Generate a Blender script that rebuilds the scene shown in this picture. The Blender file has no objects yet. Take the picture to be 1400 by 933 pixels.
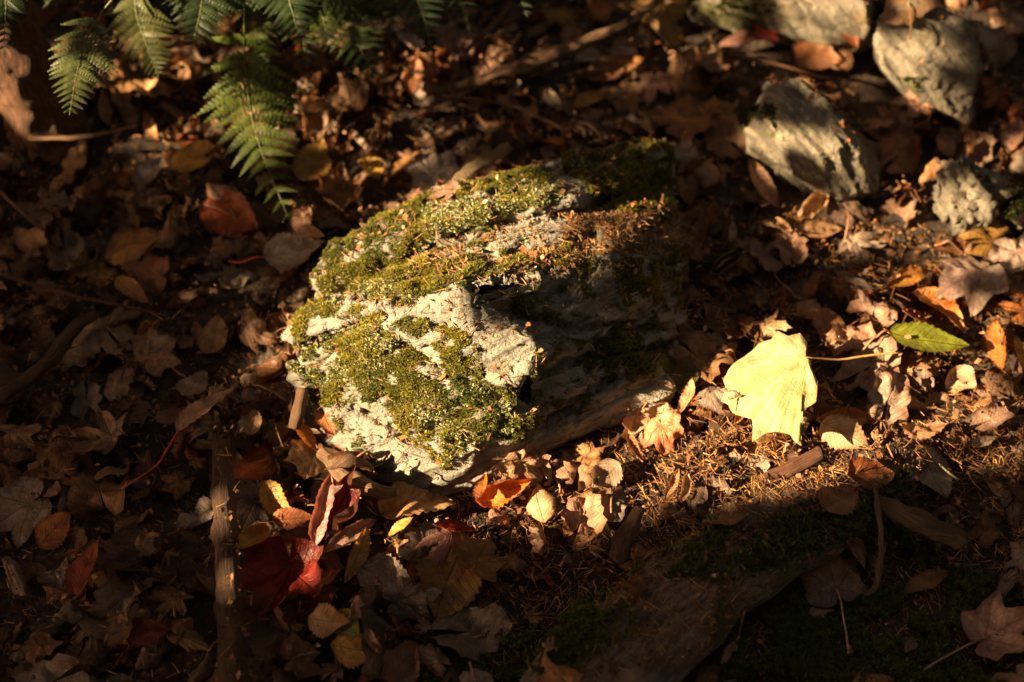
import bpy, bmesh, math, random
import numpy as np
from mathutils import Vector, Matrix
from mathutils.bvhtree import BVHTree
random.seed(7); rng = np.random.default_rng(11)
scene = bpy.context.scene
COL = scene.collection
R = math.radians

# ---------------------------------------------------------------- camera
W, H = 1400.0, 933.0
PITCH = R(52)            # below the horizon
DIST = 1.68; LENS = 50.0
cam_loc = Vector((0, -DIST*math.cos(PITCH), DIST*math.sin(PITCH)))
cd = bpy.data.cameras.new('camera'); cam = bpy.data.objects.new('camera', cd); COL.objects.link(cam)
cam.location = cam_loc; cam.rotation_euler = (R(90)-PITCH, 0, 0)
cd.lens = LENS; cd.sensor_width = 36; cd.clip_end = 500; cd.clip_start = 0.02
cd.dof.use_dof = True; cd.dof.focus_distance = 1.52; cd.dof.aperture_fstop = 2.4
scene.camera = cam
FWD = Vector((0, math.cos(PITCH), -math.sin(PITCH))); UP = Vector((0, math.sin(PITCH), math.cos(PITCH)))
FPX = LENS/36*W
def at(px, py, z=0.0):
    d = FWD + Vector((1,0,0))*((px-W/2)/FPX) + UP*((H/2-py)/FPX)
    t = (z-cam_loc.z)/d.z
    return cam_loc + d*t
CL = np.array(cam_loc); FN = np.array(FWD); UN = np.array(UP)
def to_px(P):
    P = np.atleast_2d(P)-CL
    dep = P@FN
    return W/2 + P[:,0]/dep*FPX, H/2 - (P@UN)/dep*FPX

# ---------------------------------------------------------------- light
SUN_EL = R(27); SUN_AZ = R(200)          # direction TOWARDS the sun, ccw from +X
TS = np.array([math.cos(SUN_AZ)*math.cos(SUN_EL), math.sin(SUN_AZ)*math.cos(SUN_EL), math.sin(SUN_EL)])
sl = bpy.data.lights.new('sun', 'SUN'); so = bpy.data.objects.new('sun', sl); COL.objects.link(so)
sl.energy = 5.0; sl.angle = R(0.53); sl.color = (1.0, 0.73, 0.41)
so.rotation_euler = Vector(TS).to_track_quat('Z', 'Y').to_euler()
so.location = (-6, -3, 5)
world = bpy.data.worlds.new('World'); scene.world = world; world.use_nodes = True
nt = world.node_tree; bg = nt.nodes['Background']
sky = nt.nodes.new('ShaderNodeTexSky'); sky.sky_type = 'NISHITA'; sky.sun_disc = False
sky.sun_elevation = SUN_EL; sky.sun_rotation = math.pi/2 - SUN_AZ
sky.dust_density = 4.0
hz = nt.nodes.new('ShaderNodeMix'); hz.data_type = 'RGBA'; hz.blend_type = 'MULTIPLY'; hz.inputs[0].default_value = 1.0
hz.inputs[7].default_value = (1.0, 0.72, 0.48, 1)      # warm white balance of the photograph
nt.links.new(sky.outputs[0], hz.inputs[6]); nt.links.new(hz.outputs[2], bg.inputs[0])
bg.inputs[1].default_value = 0.12
vs = scene.view_settings; vs.view_transform = 'Standard'; vs.look = 'None'; vs.gamma = 1.0; vs.exposure = 2.25
vs.use_curve_mapping = False
scene.cycles.max_bounces = 6; scene.cycles.use_denoising = True

# ---------------------------------------------------------------- numpy noise
_perm = rng.permutation(256); _perm = np.concatenate([_perm, _perm, _perm])
_grad = rng.normal(size=(256,3)); _grad /= np.linalg.norm(_grad, axis=1)[:,None]
def noise(P, s=1.0, off=0.0):
    P = np.asarray(P, float)*s + off
    i = np.floor(P).astype(int); f = P-i; u = f*f*f*(f*(f*6-15)+10)
    r = 0
    for dx in (0,1):
        wx = u[:,0] if dx else 1-u[:,0]
        for dy in (0,1):
            wy = u[:,1] if dy else 1-u[:,1]
            for dz in (0,1):
                wz = u[:,2] if dz else 1-u[:,2]
                h = _perm[(_perm[(_perm[(i[:,0]+dx)&255]+i[:,1]+dy)&255]+i[:,2]+dz)&255]
                g = _grad[h]
                r = r + wx*wy*wz*((f[:,0]-dx)*g[:,0]+(f[:,1]-dy)*g[:,1]+(f[:,2]-dz)*g[:,2])
    return r*1.4
def fbm(P, s, octv=4, off=0.0):
    r = 0; a = 1
    for k in range(octv): r = r + a*noise(P, s*2**k, off+17*k); a *= 0.5
    return r
def in_poly(x, y, poly):
    x = np.asarray(x); y = np.asarray(y); c = np.zeros(x.shape, bool); n = len(poly)
    for i in range(n):
        x0,y0 = poly[i]; x1,y1 = poly[(i+1)%n]
        if y0 == y1: continue
        c ^= ((y0 > y) != (y1 > y)) & (x < (x1-x0)*(y-y0)/(y1-y0)+x0)
    return c

# ---------------------------------------------------------------- object helpers
def mesh_np(name, V, F, mat, smooth=True, col=None, uv=None):
    """F: list of int arrays (n,3) or (n,4)."""
    me = bpy.data.meshes.new(name)
    V = np.asarray(V, np.float32)
    Fs = F if isinstance(F, list) else [F]
    Fs = [np.asarray(f, np.int32) for f in Fs if len(f)]
    loops = np.concatenate([f.ravel() for f in Fs]); counts = np.concatenate([np.full(len(f), f.shape[1], np.int32) for f in Fs])
    me.vertices.add(len(V)); me.vertices.foreach_set('co', V.ravel())
    me.loops.add(len(loops)); me.loops.foreach_set('vertex_index', loops)
    me.polygons.add(len(counts)); st = np.concatenate([[0], np.cumsum(counts)[:-1]]).astype(np.int32)
    me.polygons.foreach_set('loop_start', st)
    me.update(calc_edges=True)
    if smooth: me.polygons.foreach_set('use_smooth', np.ones(len(counts), bool))
    if col is not None:
        a = me.color_attributes.new('Col', 'FLOAT_COLOR', 'POINT'); c = np.ones((len(V),4), np.float32)
        col = np.asarray(col, np.float32); c[:, :col.shape[1]] = col; a.data.foreach_set('color', c.ravel())
    if uv is not None:
        a = me.attributes.new('vein', 'FLOAT2', 'POINT'); a.data.foreach_set('vector', np.asarray(uv, np.float32).ravel())
    me.materials.append(mat)
    return me
def link(name, me, parent=None, loc=None):
    o = bpy.data.objects.new(name, me); COL.objects.link(o)
    if parent: o.parent = parent
    if loc is not None: o.location = loc
    return o
def tag(o, label=None, cat=None, group=None, kind=None):
    if label: o['label'] = label
    if cat: o['category'] = cat
    if group: o['group'] = group
    if kind: o['kind'] = kind
    return o
def tube(pts, radii, n=6, jitter=0.0, js=40.0, caps=True):
    P = [Vector(p) for p in pts]; V = []; F = []
    prev = None
    for i, p in enumerate(P):
        t = (P[min(i+1,len(P)-1)]-P[max(i-1,0)]).normalized()
        if prev is None: prev = t.orthogonal().normalized()
        u = (prev - t*prev.dot(t)).normalized(); prev = u; w = t.cross(u)
        for k in range(n):
            a = 2*math.pi*k/n; V.append(p + (u*math.cos(a)+w*math.sin(a))*radii[i])
    for i in range(len(P)-1):
        for k in range(n): F.append((i*n+k, i*n+(k+1)%n, (i+1)*n+(k+1)%n, (i+1)*n+k))
    V = np.array(V); F = [np.array(F)]
    if caps:
        m = len(V); V = np.vstack([V, np.array(P[0]), np.array(P[-1])])
        e = (len(P)-1)*n
        F.append(np.array([(m, (k+1)%n, k) for k in range(n)]+[(m+1, e+k, e+(k+1)%n) for k in range(n)]))
    if jitter:
        d = np.stack([noise(V, js, o) for o in (3.1, 51.7, 99.3)], 1); V = V + d*jitter
    return V, F
def curve_pts(ctrl, n):
    C = [Vector(c) for c in ctrl]; C = [C[0]*2-C[1]]+C+[C[-1]*2-C[-2]]; out = []
    m = len(C)-3
    for i in range(n):
        t = i/(n-1)*m; k = min(int(t), m-1); f = t-k; a,b,c,d = C[k:k+4]
        out.append(0.5*((2*b)+(c-a)*f+(2*a-5*b+4*c-d)*f*f+(3*b-a-3*c+d)*f**3))
    return out

# ---------------------------------------------------------------- materials
def new_mat(name):
    m = bpy.data.materials.new(name); m.use_nodes = True
    N = m.node_tree.nodes; L = m.node_tree.links
    return m, N, L, N['Principled BSDF'], N['Material Output']
def nd(N, t, **kw):
    n = N.new(t)
    for k, v in kw.items(): setattr(n, k, v)
    return n
def mth(N, L, op, a, b=None, clamp=False):
    n = N.new('ShaderNodeMath'); n.operation = op; n.use_clamp = clamp
    for i, x in enumerate((a, b)):
        if x is None: continue
        if isinstance(x, (int, float)): n.inputs[i].default_value = x
        else: L.new(x, n.inputs[i])
    return n.outputs[0]
def mapr(N, L, x, a, b, c=0.0, d=1.0):
    n = N.new('ShaderNodeMapRange'); n.interpolation_type = 'SMOOTHSTEP'; L.new(x, n.inputs[0])
    for i, v in zip((1,2,3,4), (a,b,c,d)): n.inputs[i].default_value = v
    return n.outputs[0]
def mixc(N, L, f, a, b, mode='MIX'):
    n = N.new('ShaderNodeMix'); n.data_type = 'RGBA'; n.blend_type = mode
    for i, x in ((0,f),(6,a),(7,b)):
        if isinstance(x, (int,float)): n.inputs[i].default_value = x
        elif isinstance(x, tuple): n.inputs[i].default_value = x if len(x)==4 else x+(1,)
        else: L.new(x, n.inputs[i])
    return n.outputs[2]
def tex_noise(N, L, vec, scale, detail=4, rough=0.6):
    n = N.new('ShaderNodeTexNoise'); n.inputs['Scale'].default_value = scale; n.inputs['Detail'].default_value = detail
    n.inputs['Roughness'].default_value = rough; L.new(vec, n.inputs['Vector']); return n.outputs['Fac']
def bump(N, L, h, strength, dist, bsdf, prev=None):
    b = N.new('ShaderNodeBump'); b.inputs['Strength'].default_value = strength; b.inputs['Distance'].default_value = dist
    L.new(h, b.inputs['Height'])
    if prev: L.new(prev, b.inputs['Normal'])
    L.new(b.outputs[0], bsdf.inputs['Normal']); return b.outputs[0]

def leaf_material(name, trans=0.22, rough=0.5, side=0.55, veincol=(0.55,0.5,0.45), spec=0.35, vb=1.0, plain=False):
    m, N, L, B, O = new_mat(name)
    col = nd(N, 'ShaderNodeAttribute', attribute_name='Col').outputs['Color']
    va = nd(N, 'ShaderNodeAttribute', attribute_name='vein').outputs['Vector']
    sx = N.new('ShaderNodeSeparateXYZ'); L.new(va, sx.inputs[0]); al, ac = sx.outputs[0], sx.outputs[1]
    pos = nd(N, 'ShaderNodeTexCoord').outputs['Object']
    mid = mapr(N, L, ac, 0.004, 0.022, 1.0, 0.0)
    s = mth(N, L, 'FRACT', mth(N, L, 'MULTIPLY', mth(N, L, 'SUBTRACT', al, mth(N, L, 'MULTIPLY', ac, 0.9)), 8.0))
    s = mth(N, L, 'ABSOLUTE', mth(N, L, 'SUBTRACT', s, 0.5))
    sv = mapr(N, L, s, 0.0, 0.07 if plain else 0.11, 1.0, 0.0)
    vein = mth(N, L, 'MAXIMUM', mid, mth(N, L, 'MULTIPLY', sv, 0.7))
    vor = nd(N, 'ShaderNodeTexVoronoi', feature='DISTANCE_TO_EDGE'); vor.inputs['Scale'].default_value = 230; L.new(pos, vor.inputs['Vector'])
    fine = mapr(N, L, vor.outputs['Distance'], 0.0, 0.12, 1.0, 0.0)
    n1 = tex_noise(N, L, pos, 55, 5, 0.65); n2 = tex_noise(N, L, pos, 260, 3); n3 = tex_noise(N, L, pos, 22, 2)
    c = mixc(N, L, mapr(N, L, n1, 0.35, 0.7), mixc(N, L, 1.0, col, (0.62,0.52,0.45), 'MULTIPLY'), mixc(N, L, 1.0, col, (1.22,1.16,1.1), 'MULTIPLY'))
    c = mixc(N, L, mapr(N, L, n3, 0.56, 0.66, 0.0, 0.4), c, mixc(N, L, 1.0, col, (0.42,0.3,0.22), 'MULTIPLY'))
    c = mixc(N, L, mth(N, L, 'MULTIPLY', vein, side), c, mixc(N, L, 1.0, c, veincol, 'MULTIPLY'))
    spots = mapr(N, L, n2, 0.66, 0.72, 0.0, 0.7)
    c = mixc(N, L, spots, c, mixc(N, L, 1.0, c, (0.35,0.28,0.22), 'MULTIPLY'))
    geo = nd(N, 'ShaderNodeNewGeometry')
    back = mixc(N, L, 0.35, c, (0.34,0.25,0.19))
    c = mixc(N, L, mth(N, L, 'MULTIPLY', geo.outputs['Backfacing'], 0.75), c, back)
    L.new(c, B.inputs['Base Color'])
    B.inputs['Roughness'].default_value = rough; B.inputs['Specular IOR Level'].default_value = spec
    h = mth(N, L, 'ADD', mth(N, L, 'MULTIPLY', vein, -vb), mth(N, L, 'ADD', mth(N, L, 'MULTIPLY', fine, -0.25), mth(N, L, 'MULTIPLY', n1, 1.8)))
    nb = bump(N, L, h, 0.7, 0.0012, B)
    T = N.new('ShaderNodeBsdfTranslucent'); L.new(mixc(N, L, 1.0, c, (1.5,1.2,0.8), 'MULTIPLY'), T.inputs[0]); L.new(nb, T.inputs['Normal'])
    X = N.new('ShaderNodeMixShader'); X.inputs[0].default_value = trans
    L.new(B.outputs[0], X.inputs[1]); L.new(T.outputs[0], X.inputs[2]); L.new(X.outputs[0], O.inputs[0])
    return m
M_LEAF = leaf_material('dry_leaf')
M_FRESH = leaf_material('fresh_leaf', trans=0.3, rough=0.42, side=0.5, veincol=(0.8,0.72,0.5), spec=0.4)
def plain_attr(name, rough=0.7, trans=0.0, var=0.35, nscale=300, bmp=0.0, spec=0.3):
    m, N, L, B, O = new_mat(name)
    col = nd(N, 'ShaderNodeAttribute', attribute_name='Col').outputs['Color']
    pos = nd(N, 'ShaderNodeTexCoord').outputs['Object']
    n = tex_noise(N, L, pos, nscale, 4)
    c = mixc(N, L, mapr(N, L, n, 0.3, 0.7), mixc(N, L, 1.0, col, (1-var,1-var,1-var), 'MULTIPLY'), mixc(N, L, 1.0, col, (1+var,1+var,1+var), 'MULTIPLY'))
    L.new(c, B.inputs['Base Color']); B.inputs['Roughness'].default_value = rough; B.inputs['Specular IOR Level'].default_value = spec
    if bmp: bump(N, L, n, bmp, 0.002, B)
    if trans:
        T = N.new('ShaderNodeBsdfTranslucent'); L.new(c, T.inputs[0]); X = N.new('ShaderNodeMixShader'); X.inputs[0].default_value = trans
        L.new(B.outputs[0], X.inputs[1]); L.new(T.outputs[0], X.inputs[2]); L.new(X.outputs[0], O.inputs[0])
    return m
M_MOSS = plain_attr('moss', 0.8, 0.3, 0.3, 150)
M_LICHEN = plain_attr('lichen', 0.9, 0.12, 0.25, 200)
M_NEEDLE = plain_attr('needles', 0.5, 0.1, 0.3, 120)
M_STALK = plain_attr('stalk', 0.5, 0.0, 0.3, 200)
M_FERN = plain_attr('fern_green', 0.45, 0.35, 0.3, 120, 0.0, 0.4)
M_CANOPY = plain_attr('canopy_leaf', 0.6, 0.18, 0.3, 5)

def rock_material(name, pale, mid, dark, warm, strata=(-0.42, 0.62, 0.66), streak=(0.5, 0.72)):
    m, N, L, B, O = new_mat(name)
    pos = nd(N, 'ShaderNodeTexCoord').outputs['Object']
    dp = nd(N, 'ShaderNodeVectorMath', operation='DOT_PRODUCT'); L.new(pos, dp.inputs[0]); dp.inputs[1].default_value = strata
    mp = nd(N, 'ShaderNodeMapping'); L.new(pos, mp.inputs[0])
    q = Vector(strata).normalized().rotation_difference(Vector((0,0,1))).to_euler(); mp.inputs['Rotation'].default_value = q
    st = nd(N, 'ShaderNodeVectorMath', operation='MULTIPLY'); L.new(mp.outputs[0], st.inputs[0]); st.inputs[1].default_value = (0.22,0.22,1.6)
    n1 = tex_noise(N, L, pos, 14, 6, 0.65); n2 = tex_noise(N, L, st.outputs[0], 60, 5, 0.7); n3 = tex_noise(N, L, pos, 150, 5, 0.7); n4 = tex_noise(N, L, pos, 30, 4)
    c = mixc(N, L, mapr(N, L, n1, 0.35, 0.62), mid, pale)
    c = mixc(N, L, mapr(N, L, n4, 0.5, 0.68, 0.0, 0.6), c, warm)
    c = mixc(N, L, mapr(N, L, n2, streak[0], streak[1], 0.0, 0.75), c, dark)
    c = mixc(N, L, mapr(N, L, n3, 0.56, 0.7, 0.0, 0.6), c, dark)
    fv = nd(N, 'ShaderNodeTexVoronoi', feature='DISTANCE_TO_EDGE'); fv.inputs['Scale'].default_value = 26; wv = nd(N, 'ShaderNodeVectorMath', operation='ADD'); L.new(st.outputs[0], wv.inputs[0])
    wn = N.new('ShaderNodeTexNoise'); wn.inputs['Scale'].default_value = 40; L.new(pos, wn.inputs['Vector']); ws = nd(N, 'ShaderNodeVectorMath', operation='SCALE'); L.new(wn.outputs['Color'], ws.inputs[0]); ws.inputs['Scale'].default_value = 0.03
    L.new(ws.outputs[0], wv.inputs[1]); L.new(wv.outputs[0], fv.inputs['Vector']); frac = mapr(N, L, fv.outputs['Distance'], 0.0, 0.022, 1.0, 0.0)
    frac = mth(N, L, 'MULTIPLY', frac, mapr(N, L, n1, 0.5, 0.62))
    c = mixc(N, L, mth(N, L, 'MULTIPLY', frac, 0.55), c, (0.07,0.055,0.04))
    lv = nd(N, 'ShaderNodeTexVoronoi', feature='F1'); lv.inputs['Scale'].default_value = 55; L.new(pos, lv.inputs['Vector'])
    li = mth(N, L, 'MULTIPLY', mapr(N, L, mth(N, L, 'ADD', lv.outputs['Distance'], mth(N, L, 'MULTIPLY', n3, 0.5)), 0.48, 0.56, 1.0, 0.0), mapr(N, L, n4, 0.45, 0.6, 0, 0.7))
    c = mixc(N, L, li, c, (0.38,0.39,0.26))
    ms = nd(N, 'ShaderNodeAttribute', attribute_name='Col').outputs['Color']
    s3 = N.new('ShaderNodeSeparateColor'); L.new(ms, s3.inputs[0])
    n5 = tex_noise(N, L, pos, 90, 4)
    mossc = mixc(N, L, n5, (0.035,0.04,0.01), (0.1,0.1,0.02))
    c = mixc(N, L, s3.outputs[0], c, mossc)
    c = mixc(N, L, mth(N, L, 'MULTIPLY', s3.outputs[1], 0.8), c, (0.07,0.045,0.025))
    L.new(c, B.inputs['Base Color']); B.inputs['Roughness'].default_value = 0.85; B.inputs['Specular IOR Level'].default_value = 0.25
    h = mth(N, L, 'ADD', mth(N, L, 'MULTIPLY', n2, 1.1), mth(N, L, 'ADD', mth(N, L, 'MULTIPLY', n3, 1.5), mth(N, L, 'MULTIPLY', n4, 1.0)))
    h = mth(N, L, 'SUBTRACT', h, mth(N, L, 'MULTIPLY', frac, 0.6))
    bump(N, L, h, 1.0, 0.0045, B)
    return m
M_ROCK = rock_material('mossy_rock_stone', (0.40,0.37,0.31), (0.25,0.235,0.20), (0.08,0.068,0.055), (0.29,0.25,0.15))
M_ROCK2 = rock_material('grey_schist', (0.36,0.31,0.23), (0.22,0.19,0.145), (0.09,0.075,0.06), (0.30,0.22,0.11), strata=(0.75,0.45,0.45), streak=(0.42, 0.62))

def wood_material(name, a, b, sc=(30,30,4)):
    m, N, L, B, O = new_mat(name)
    col = nd(N, 'ShaderNodeAttribute', attribute_name='Col').outputs['Color']
    va = nd(N, 'ShaderNodeAttribute', attribute_name='vein').outputs['Vector']
    pos = nd(N, 'ShaderNodeTexCoord').outputs['Object']
    st = nd(N, 'ShaderNodeVectorMath', operation='MULTIPLY'); L.new(va, st.inputs[0]); st.inputs[1].default_value = (1.6, 0.30, 1)
    n1 = tex_noise(N, L, st.outputs[0], 6, 6, 0.7); n2 = tex_noise(N, L, pos, 90, 4); n3 = tex_noise(N, L, pos, 18, 3)
    c = mixc(N, L, mapr(N, L, n1, 0.3, 0.7), a, b)
    c = mixc(N, L, mapr(N, L, n3, 0.4, 0.7, 0, 0.7), c, mixc(N, L, 1.0, c, (0.5,0.45,0.4), 'MULTIPLY'))
    c = mixc(N, L, 1.0, c, col, 'MULTIPLY')
    L.new(c, B.inputs['Base Color']); B.inputs['Roughness'].default_value = 0.8
    h = mth(N, L, 'ADD', mth(N, L, 'MULTIPLY', n1, 2.0), n2)
    bump(N, L, h, 1.0, 0.004, B)
    return m
M_WOOD = wood_material('weathered_wood', (0.06,0.04,0.025), (0.28,0.185,0.11))
M_LOG = wood_material('old_root_wood', (0.09,0.06,0.042), (0.34,0.24,0.18))
M_BARK = wood_material('rough_bark', (0.05,0.03,0.02), (0.24,0.15,0.095))
M_PALEWOOD = wood_material('split_wood', (0.16,0.10,0.05), (0.5,0.34,0.17))

mg, N, L, B, O = new_mat('forest_soil')
pos = nd(N, 'ShaderNodeTexCoord').outputs['Object']
n1 = tex_noise(N, L, pos, 9, 6, 0.7); n2 = tex_noise(N, L, pos, 70, 5, 0.7)
c = mixc(N, L, mapr(N, L, n1, 0.35, 0.65), (0.018,0.011,0.007), (0.055,0.032,0.018))
c = mixc(N, L, mapr(N, L, n2, 0.5, 0.7, 0, 0.7), c, (0.11,0.065,0.035))
L.new(c, B.inputs['Base Color']); B.inputs['Roughness'].default_value = 0.9
bump(N, L, n2, 1.0, 0.01, B)
M_SOIL = mg

# ---------------------------------------------------------------- ground
def gh(x, y):
    P = np.stack([np.ravel(x), np.ravel(y), np.zeros(np.size(x))], 1)
    return -0.022 + 0.014*fbm(P, 4.0, 3, 5.0) + 0.10*noise(P, 0.35, 40.3)*np.clip((np.hypot(P[:,0],P[:,1])-1.2)/4, 0, 1)
ax = np.concatenate([[-60,-30,-14,-7,-4,-2.6,-1.9], np.linspace(-1.5,1.5,151), [1.9,2.6,4,7,14,30,60]])
GX, GY = np.meshgrid(ax, ax); gz = gh(GX, GY)
V = np.stack([GX.ravel(), GY.ravel(), gz], 1); n = len(ax)
ii = (np.arange(n-1)[:,None]*n + np.arange(n-1)[None,:]).ravel()
ground_me = mesh_np('ground', V, np.stack([ii, ii+1, ii+n+1, ii+n], 1), M_SOIL)
tag(link('ground', ground_me), 'dark brown forest soil under the fallen leaves', kind='structure')

# ---------------------------------------------------------------- height field of everything that leaves can lie on
HX0, HY0, HS, HN = -1.25, -1.1, 0.005, 500
hx = HX0 + HS*np.arange(HN); hgx, hgy = np.meshgrid(hx, HY0+HS*np.arange(HN), indexing='ij')
HF = gh(hgx, hgy).reshape(HN, HN)
def hidx(x, y): return np.clip(((x-HX0)/HS).astype(int), 0, HN-1), np.clip(((y-HY0)/HS).astype(int), 0, HN-1)
def stamp_mesh(V, F):
    global HF
    P = [tuple(v) for v in V]; T = []
    for f in (F if isinstance(F, list) else [F]): T += [tuple(int(i) for i in q) for q in f]
    b = BVHTree.FromPolygons(P, T)
    i0, j0 = hidx(np.array([V[:,0].min()]), np.array([V[:,1].min()])); i1, j1 = hidx(np.array([V[:,0].max()]), np.array([V[:,1].max()]))
    for i in range(i0[0], i1[0]+1):
        for j in range(j0[0], j1[0]+1):
            h = b.ray_cast(Vector((hx[i], HY0+HS*j, 1)), Vector((0,0,-1)))
            if h[0] is not None and h[0].z > HF[i,j]: HF[i,j] = h[0].z
    return b

# ---------------------------------------------------------------- rocks
def hull_block(points):
    bm = bmesh.new()
    for p in points: bm.verts.new(p)
    r = bmesh.ops.convex_hull(bm, input=bm.verts)
    bmesh.ops.delete(bm, geom=list({e for e in r['geom_interior'] + r['geom_unused'] if isinstance(e, bmesh.types.BMVert)}), context='VERTS')
    bmesh.ops.recalc_face_normals(bm, faces=bm.faces)
    return bm
def remesh(blocks, voxel, mat):
    me = bpy.data.meshes.new('tmp'); bm = bmesh.new()
    for b in blocks:
        t = bpy.data.meshes.new('t'); b.to_mesh(t); bm.from_mesh(t); b.free()
    bm.to_mesh(me); bm.free()
    o = bpy.data.objects.new('tmp', me); COL.objects.link(o)
    md = o.modifiers.new('r', 'REMESH'); md.mode = 'VOXEL'; md.voxel_size = voxel
    dg = bpy.context.evaluated_depsgraph_get(); ev = o.evaluated_get(dg); m2 = bpy.data.meshes.new_from_object(ev)
    n = len(m2.vertices); V = np.empty(n*3, np.float32); m2.vertices.foreach_get('co', V); V = V.reshape(-1,3).astype(float)
    F4 = []; F3 = []
    for p in m2.polygons:
        (F4 if len(p.vertices) == 4 else F3).append(tuple(p.vertices))
    bpy.data.objects.remove(o)
    F = [np.array(f) for f in (F4, F3) if f]
    return V, F
def vnormals(V, F):
    Nn = np.zeros_like(V)
    for f in F:
        a = V[f[:,1]]-V[f[:,0]]; b = V[f[:,2]]-V[f[:,0]]; c = np.cross(a, b)
        if f.shape[1] == 4: c = np.cross(V[f[:,2]]-V[f[:,0]], V[f[:,3]]-V[f[:,1]])
        for k in range(f.shape[1]): np.add.at(Nn, f[:,k], c)
    return Nn/np.maximum(np.linalg.norm(Nn, axis=1), 1e-12)[:,None]
def rough_rock(V, F, strata, amp=0.008, spacing=0.028, big=0.014, off=0.0, smooth_it=1, plates=1.0):
    # smooth hull edges slightly
    for _ in range(smooth_it):
        acc = np.zeros_like(V); cnt = np.zeros(len(V))
        for f in F:
            k = f.shape[1]
            for a in range(k):
                np.add.at(acc, f[:,a], V[f[:,(a+1)%k]]); np.add.at(cnt, f[:,a], 1)
        V = 0.5*V + 0.5*acc/np.maximum(cnt,1)[:,None]
    Nn = vnormals(V, F)
    s = V@np.array(strata)/np.linalg.norm(strata)
    s = s + 0.008*noise(V, 7, off+2) + 0.0015*noise(V, 30, off+8)
    q = s/spacing; fr = q-np.floor(q); lay = np.floor(q)
    h1 = np.sin(lay*12.9898+off)*43758.5453; h1 = h1-np.floor(h1)
    h2 = np.sin((lay+1)*12.9898+off)*43758.5453; h2 = h2-np.floor(h2)
    t = np.clip((fr-0.8)/0.2, 0, 1); t = t*t*(3-2*t)
    step = h1*(1-t)+h2*t + 0.5*fr
    side = 1-np.abs(Nn@np.array(strata)/np.linalg.norm(strata))**2
    sn = np.array(strata)/np.linalg.norm(strata); d = 0
    for ncell, hh, tl, st in ((60, .007, .20, 2.2), (320, .0035, .22, 2.6), (1500, .0016, .25, 2.0)):
        # broken plates: every cell is a small plane of its own height and tilt
        rs = np.random.default_rng(int(off)+ncell); lo, hi_ = V.min(0), V.max(0)
        c = lo + (hi_-lo)*rs.random((ncell,3)); ch = rs.normal(size=ncell)*hh; cg = rs.normal(size=(ncell,3))*tl
        W_ = V + 0.003*np.stack([noise(V, 35, off+k) for k in (1,2,3)],1); W_ = W_ + (W_@sn)[:,None]*sn*(st-1); c2 = c + (c@sn)[:,None]*sn*(st-1)
        idx = np.empty(len(V), int)
        for a in range(0, len(V), 4000): idx[a:a+4000] = ((W_[a:a+4000,None,:]-c2[None])**2).sum(2).argmin(1)
        q_ = V-c[idx]; d = d + plates*np.clip(ch[idx] + (q_*cg[idx]).sum(1)*0.35, -2.2*hh, 2.2*hh)
    d = d + amp*(step-0.7)*(0.3+0.7*side) + big*fbm(V, 6, 2, off) + plates*(0.0014*noise(V, 90, off+5) + 0.0010*noise(V, 190, off+15))
    return V + Nn*d[:,None]

# main rock: (px, py, height)
def P3(l): return [at(*p) for p in l]
def base(l): return [at(x, y, -0.06) for x, y in l]
hb = lambda top, bs: hull_block(P3(top)+base(bs))
blocks = [
 hb([(430,378,.055),(475,318,.075),(560,280,.092),(660,243,.105),(760,214,.115),(900,198,.070),(914,216,.055),(772,286,.130),(660,308,.124),(524,352,.104),(440,398,.070)], [(440,440),(470,370),(640,310),(900,270),(920,330),(700,400),(520,460)]),
 hb([(524,352,.080),(660,308,.098),(775,286,.106),(922,264,.050),(930,345,.045),(832,354,.128),(700,374,.140),(560,408,.122),(440,400,.060)], [(450,470),(560,440),(900,330),(940,400),(800,480),(560,520)]),
 hb([(600,372,.128),(700,352,.142),(835,336,.132),(838,356,.134),(700,378,.150),(590,404,.135)], [(620,460),(800,440),(820,400)]),
 hb([(398,432,.045),(450,404,.078),(524,412,.106),(560,410,.12),(522,430,.118),(470,450,.085),(398,474,.040)], [(430,480),(540,480),(540,440),(440,440)]),
 hb([(532,434,.132),(560,412,.146),(642,388,.172),(662,398,.170),(738,472,.140),(708,530,.118),(690,524,.122),(640,486,.134),(560,462,.130)], [(560,540),(700,560),(640,600),(520,540)]),
 hb([(388,500,.042),(402,522,.026),(470,455,.088),(524,436,.116),(560,466,.122),(640,502,.114),(705,542,.098),(742,560,.060),(450,562,.016),(488,622,.008),(565,656,.0),(650,634,.010),(715,600,.030),(600,600,.050)], [(440,570),(490,655),(580,715),(700,675),(770,620)]),
 hb([(655,398,.160),(832,352,.132),(926,350,.052),(922,440,.030),(832,460,.082),(730,496,.094)], [(720,560),(860,540),(940,500)]),
 hb([(725,496,.086),(832,464,.074),(920,446,.026),(914,530,.0),(870,565,.0),(770,592,.0),(715,606,.008)], [(720,630),(800,620),(930,570)]),
 hb([(806,522,.036),(840,500,.056),(900,500,.050),(924,530,.028),(902,552,.012),(840,567,.0)], [(800,590),(920,575),(900,510),(820,510)])]
STR = (-0.42, 0.62, 0.66)
RV, RF = remesh(blocks, 0.0026, M_ROCK)
RV = rough_rock(RV, RF, STR, amp=0.006, spacing=0.019, big=0.004, off=3.0, smooth_it=1, plates=.5)
RNm = vnormals(RV, RF)
rpx, rpy = to_px(RV)
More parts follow.
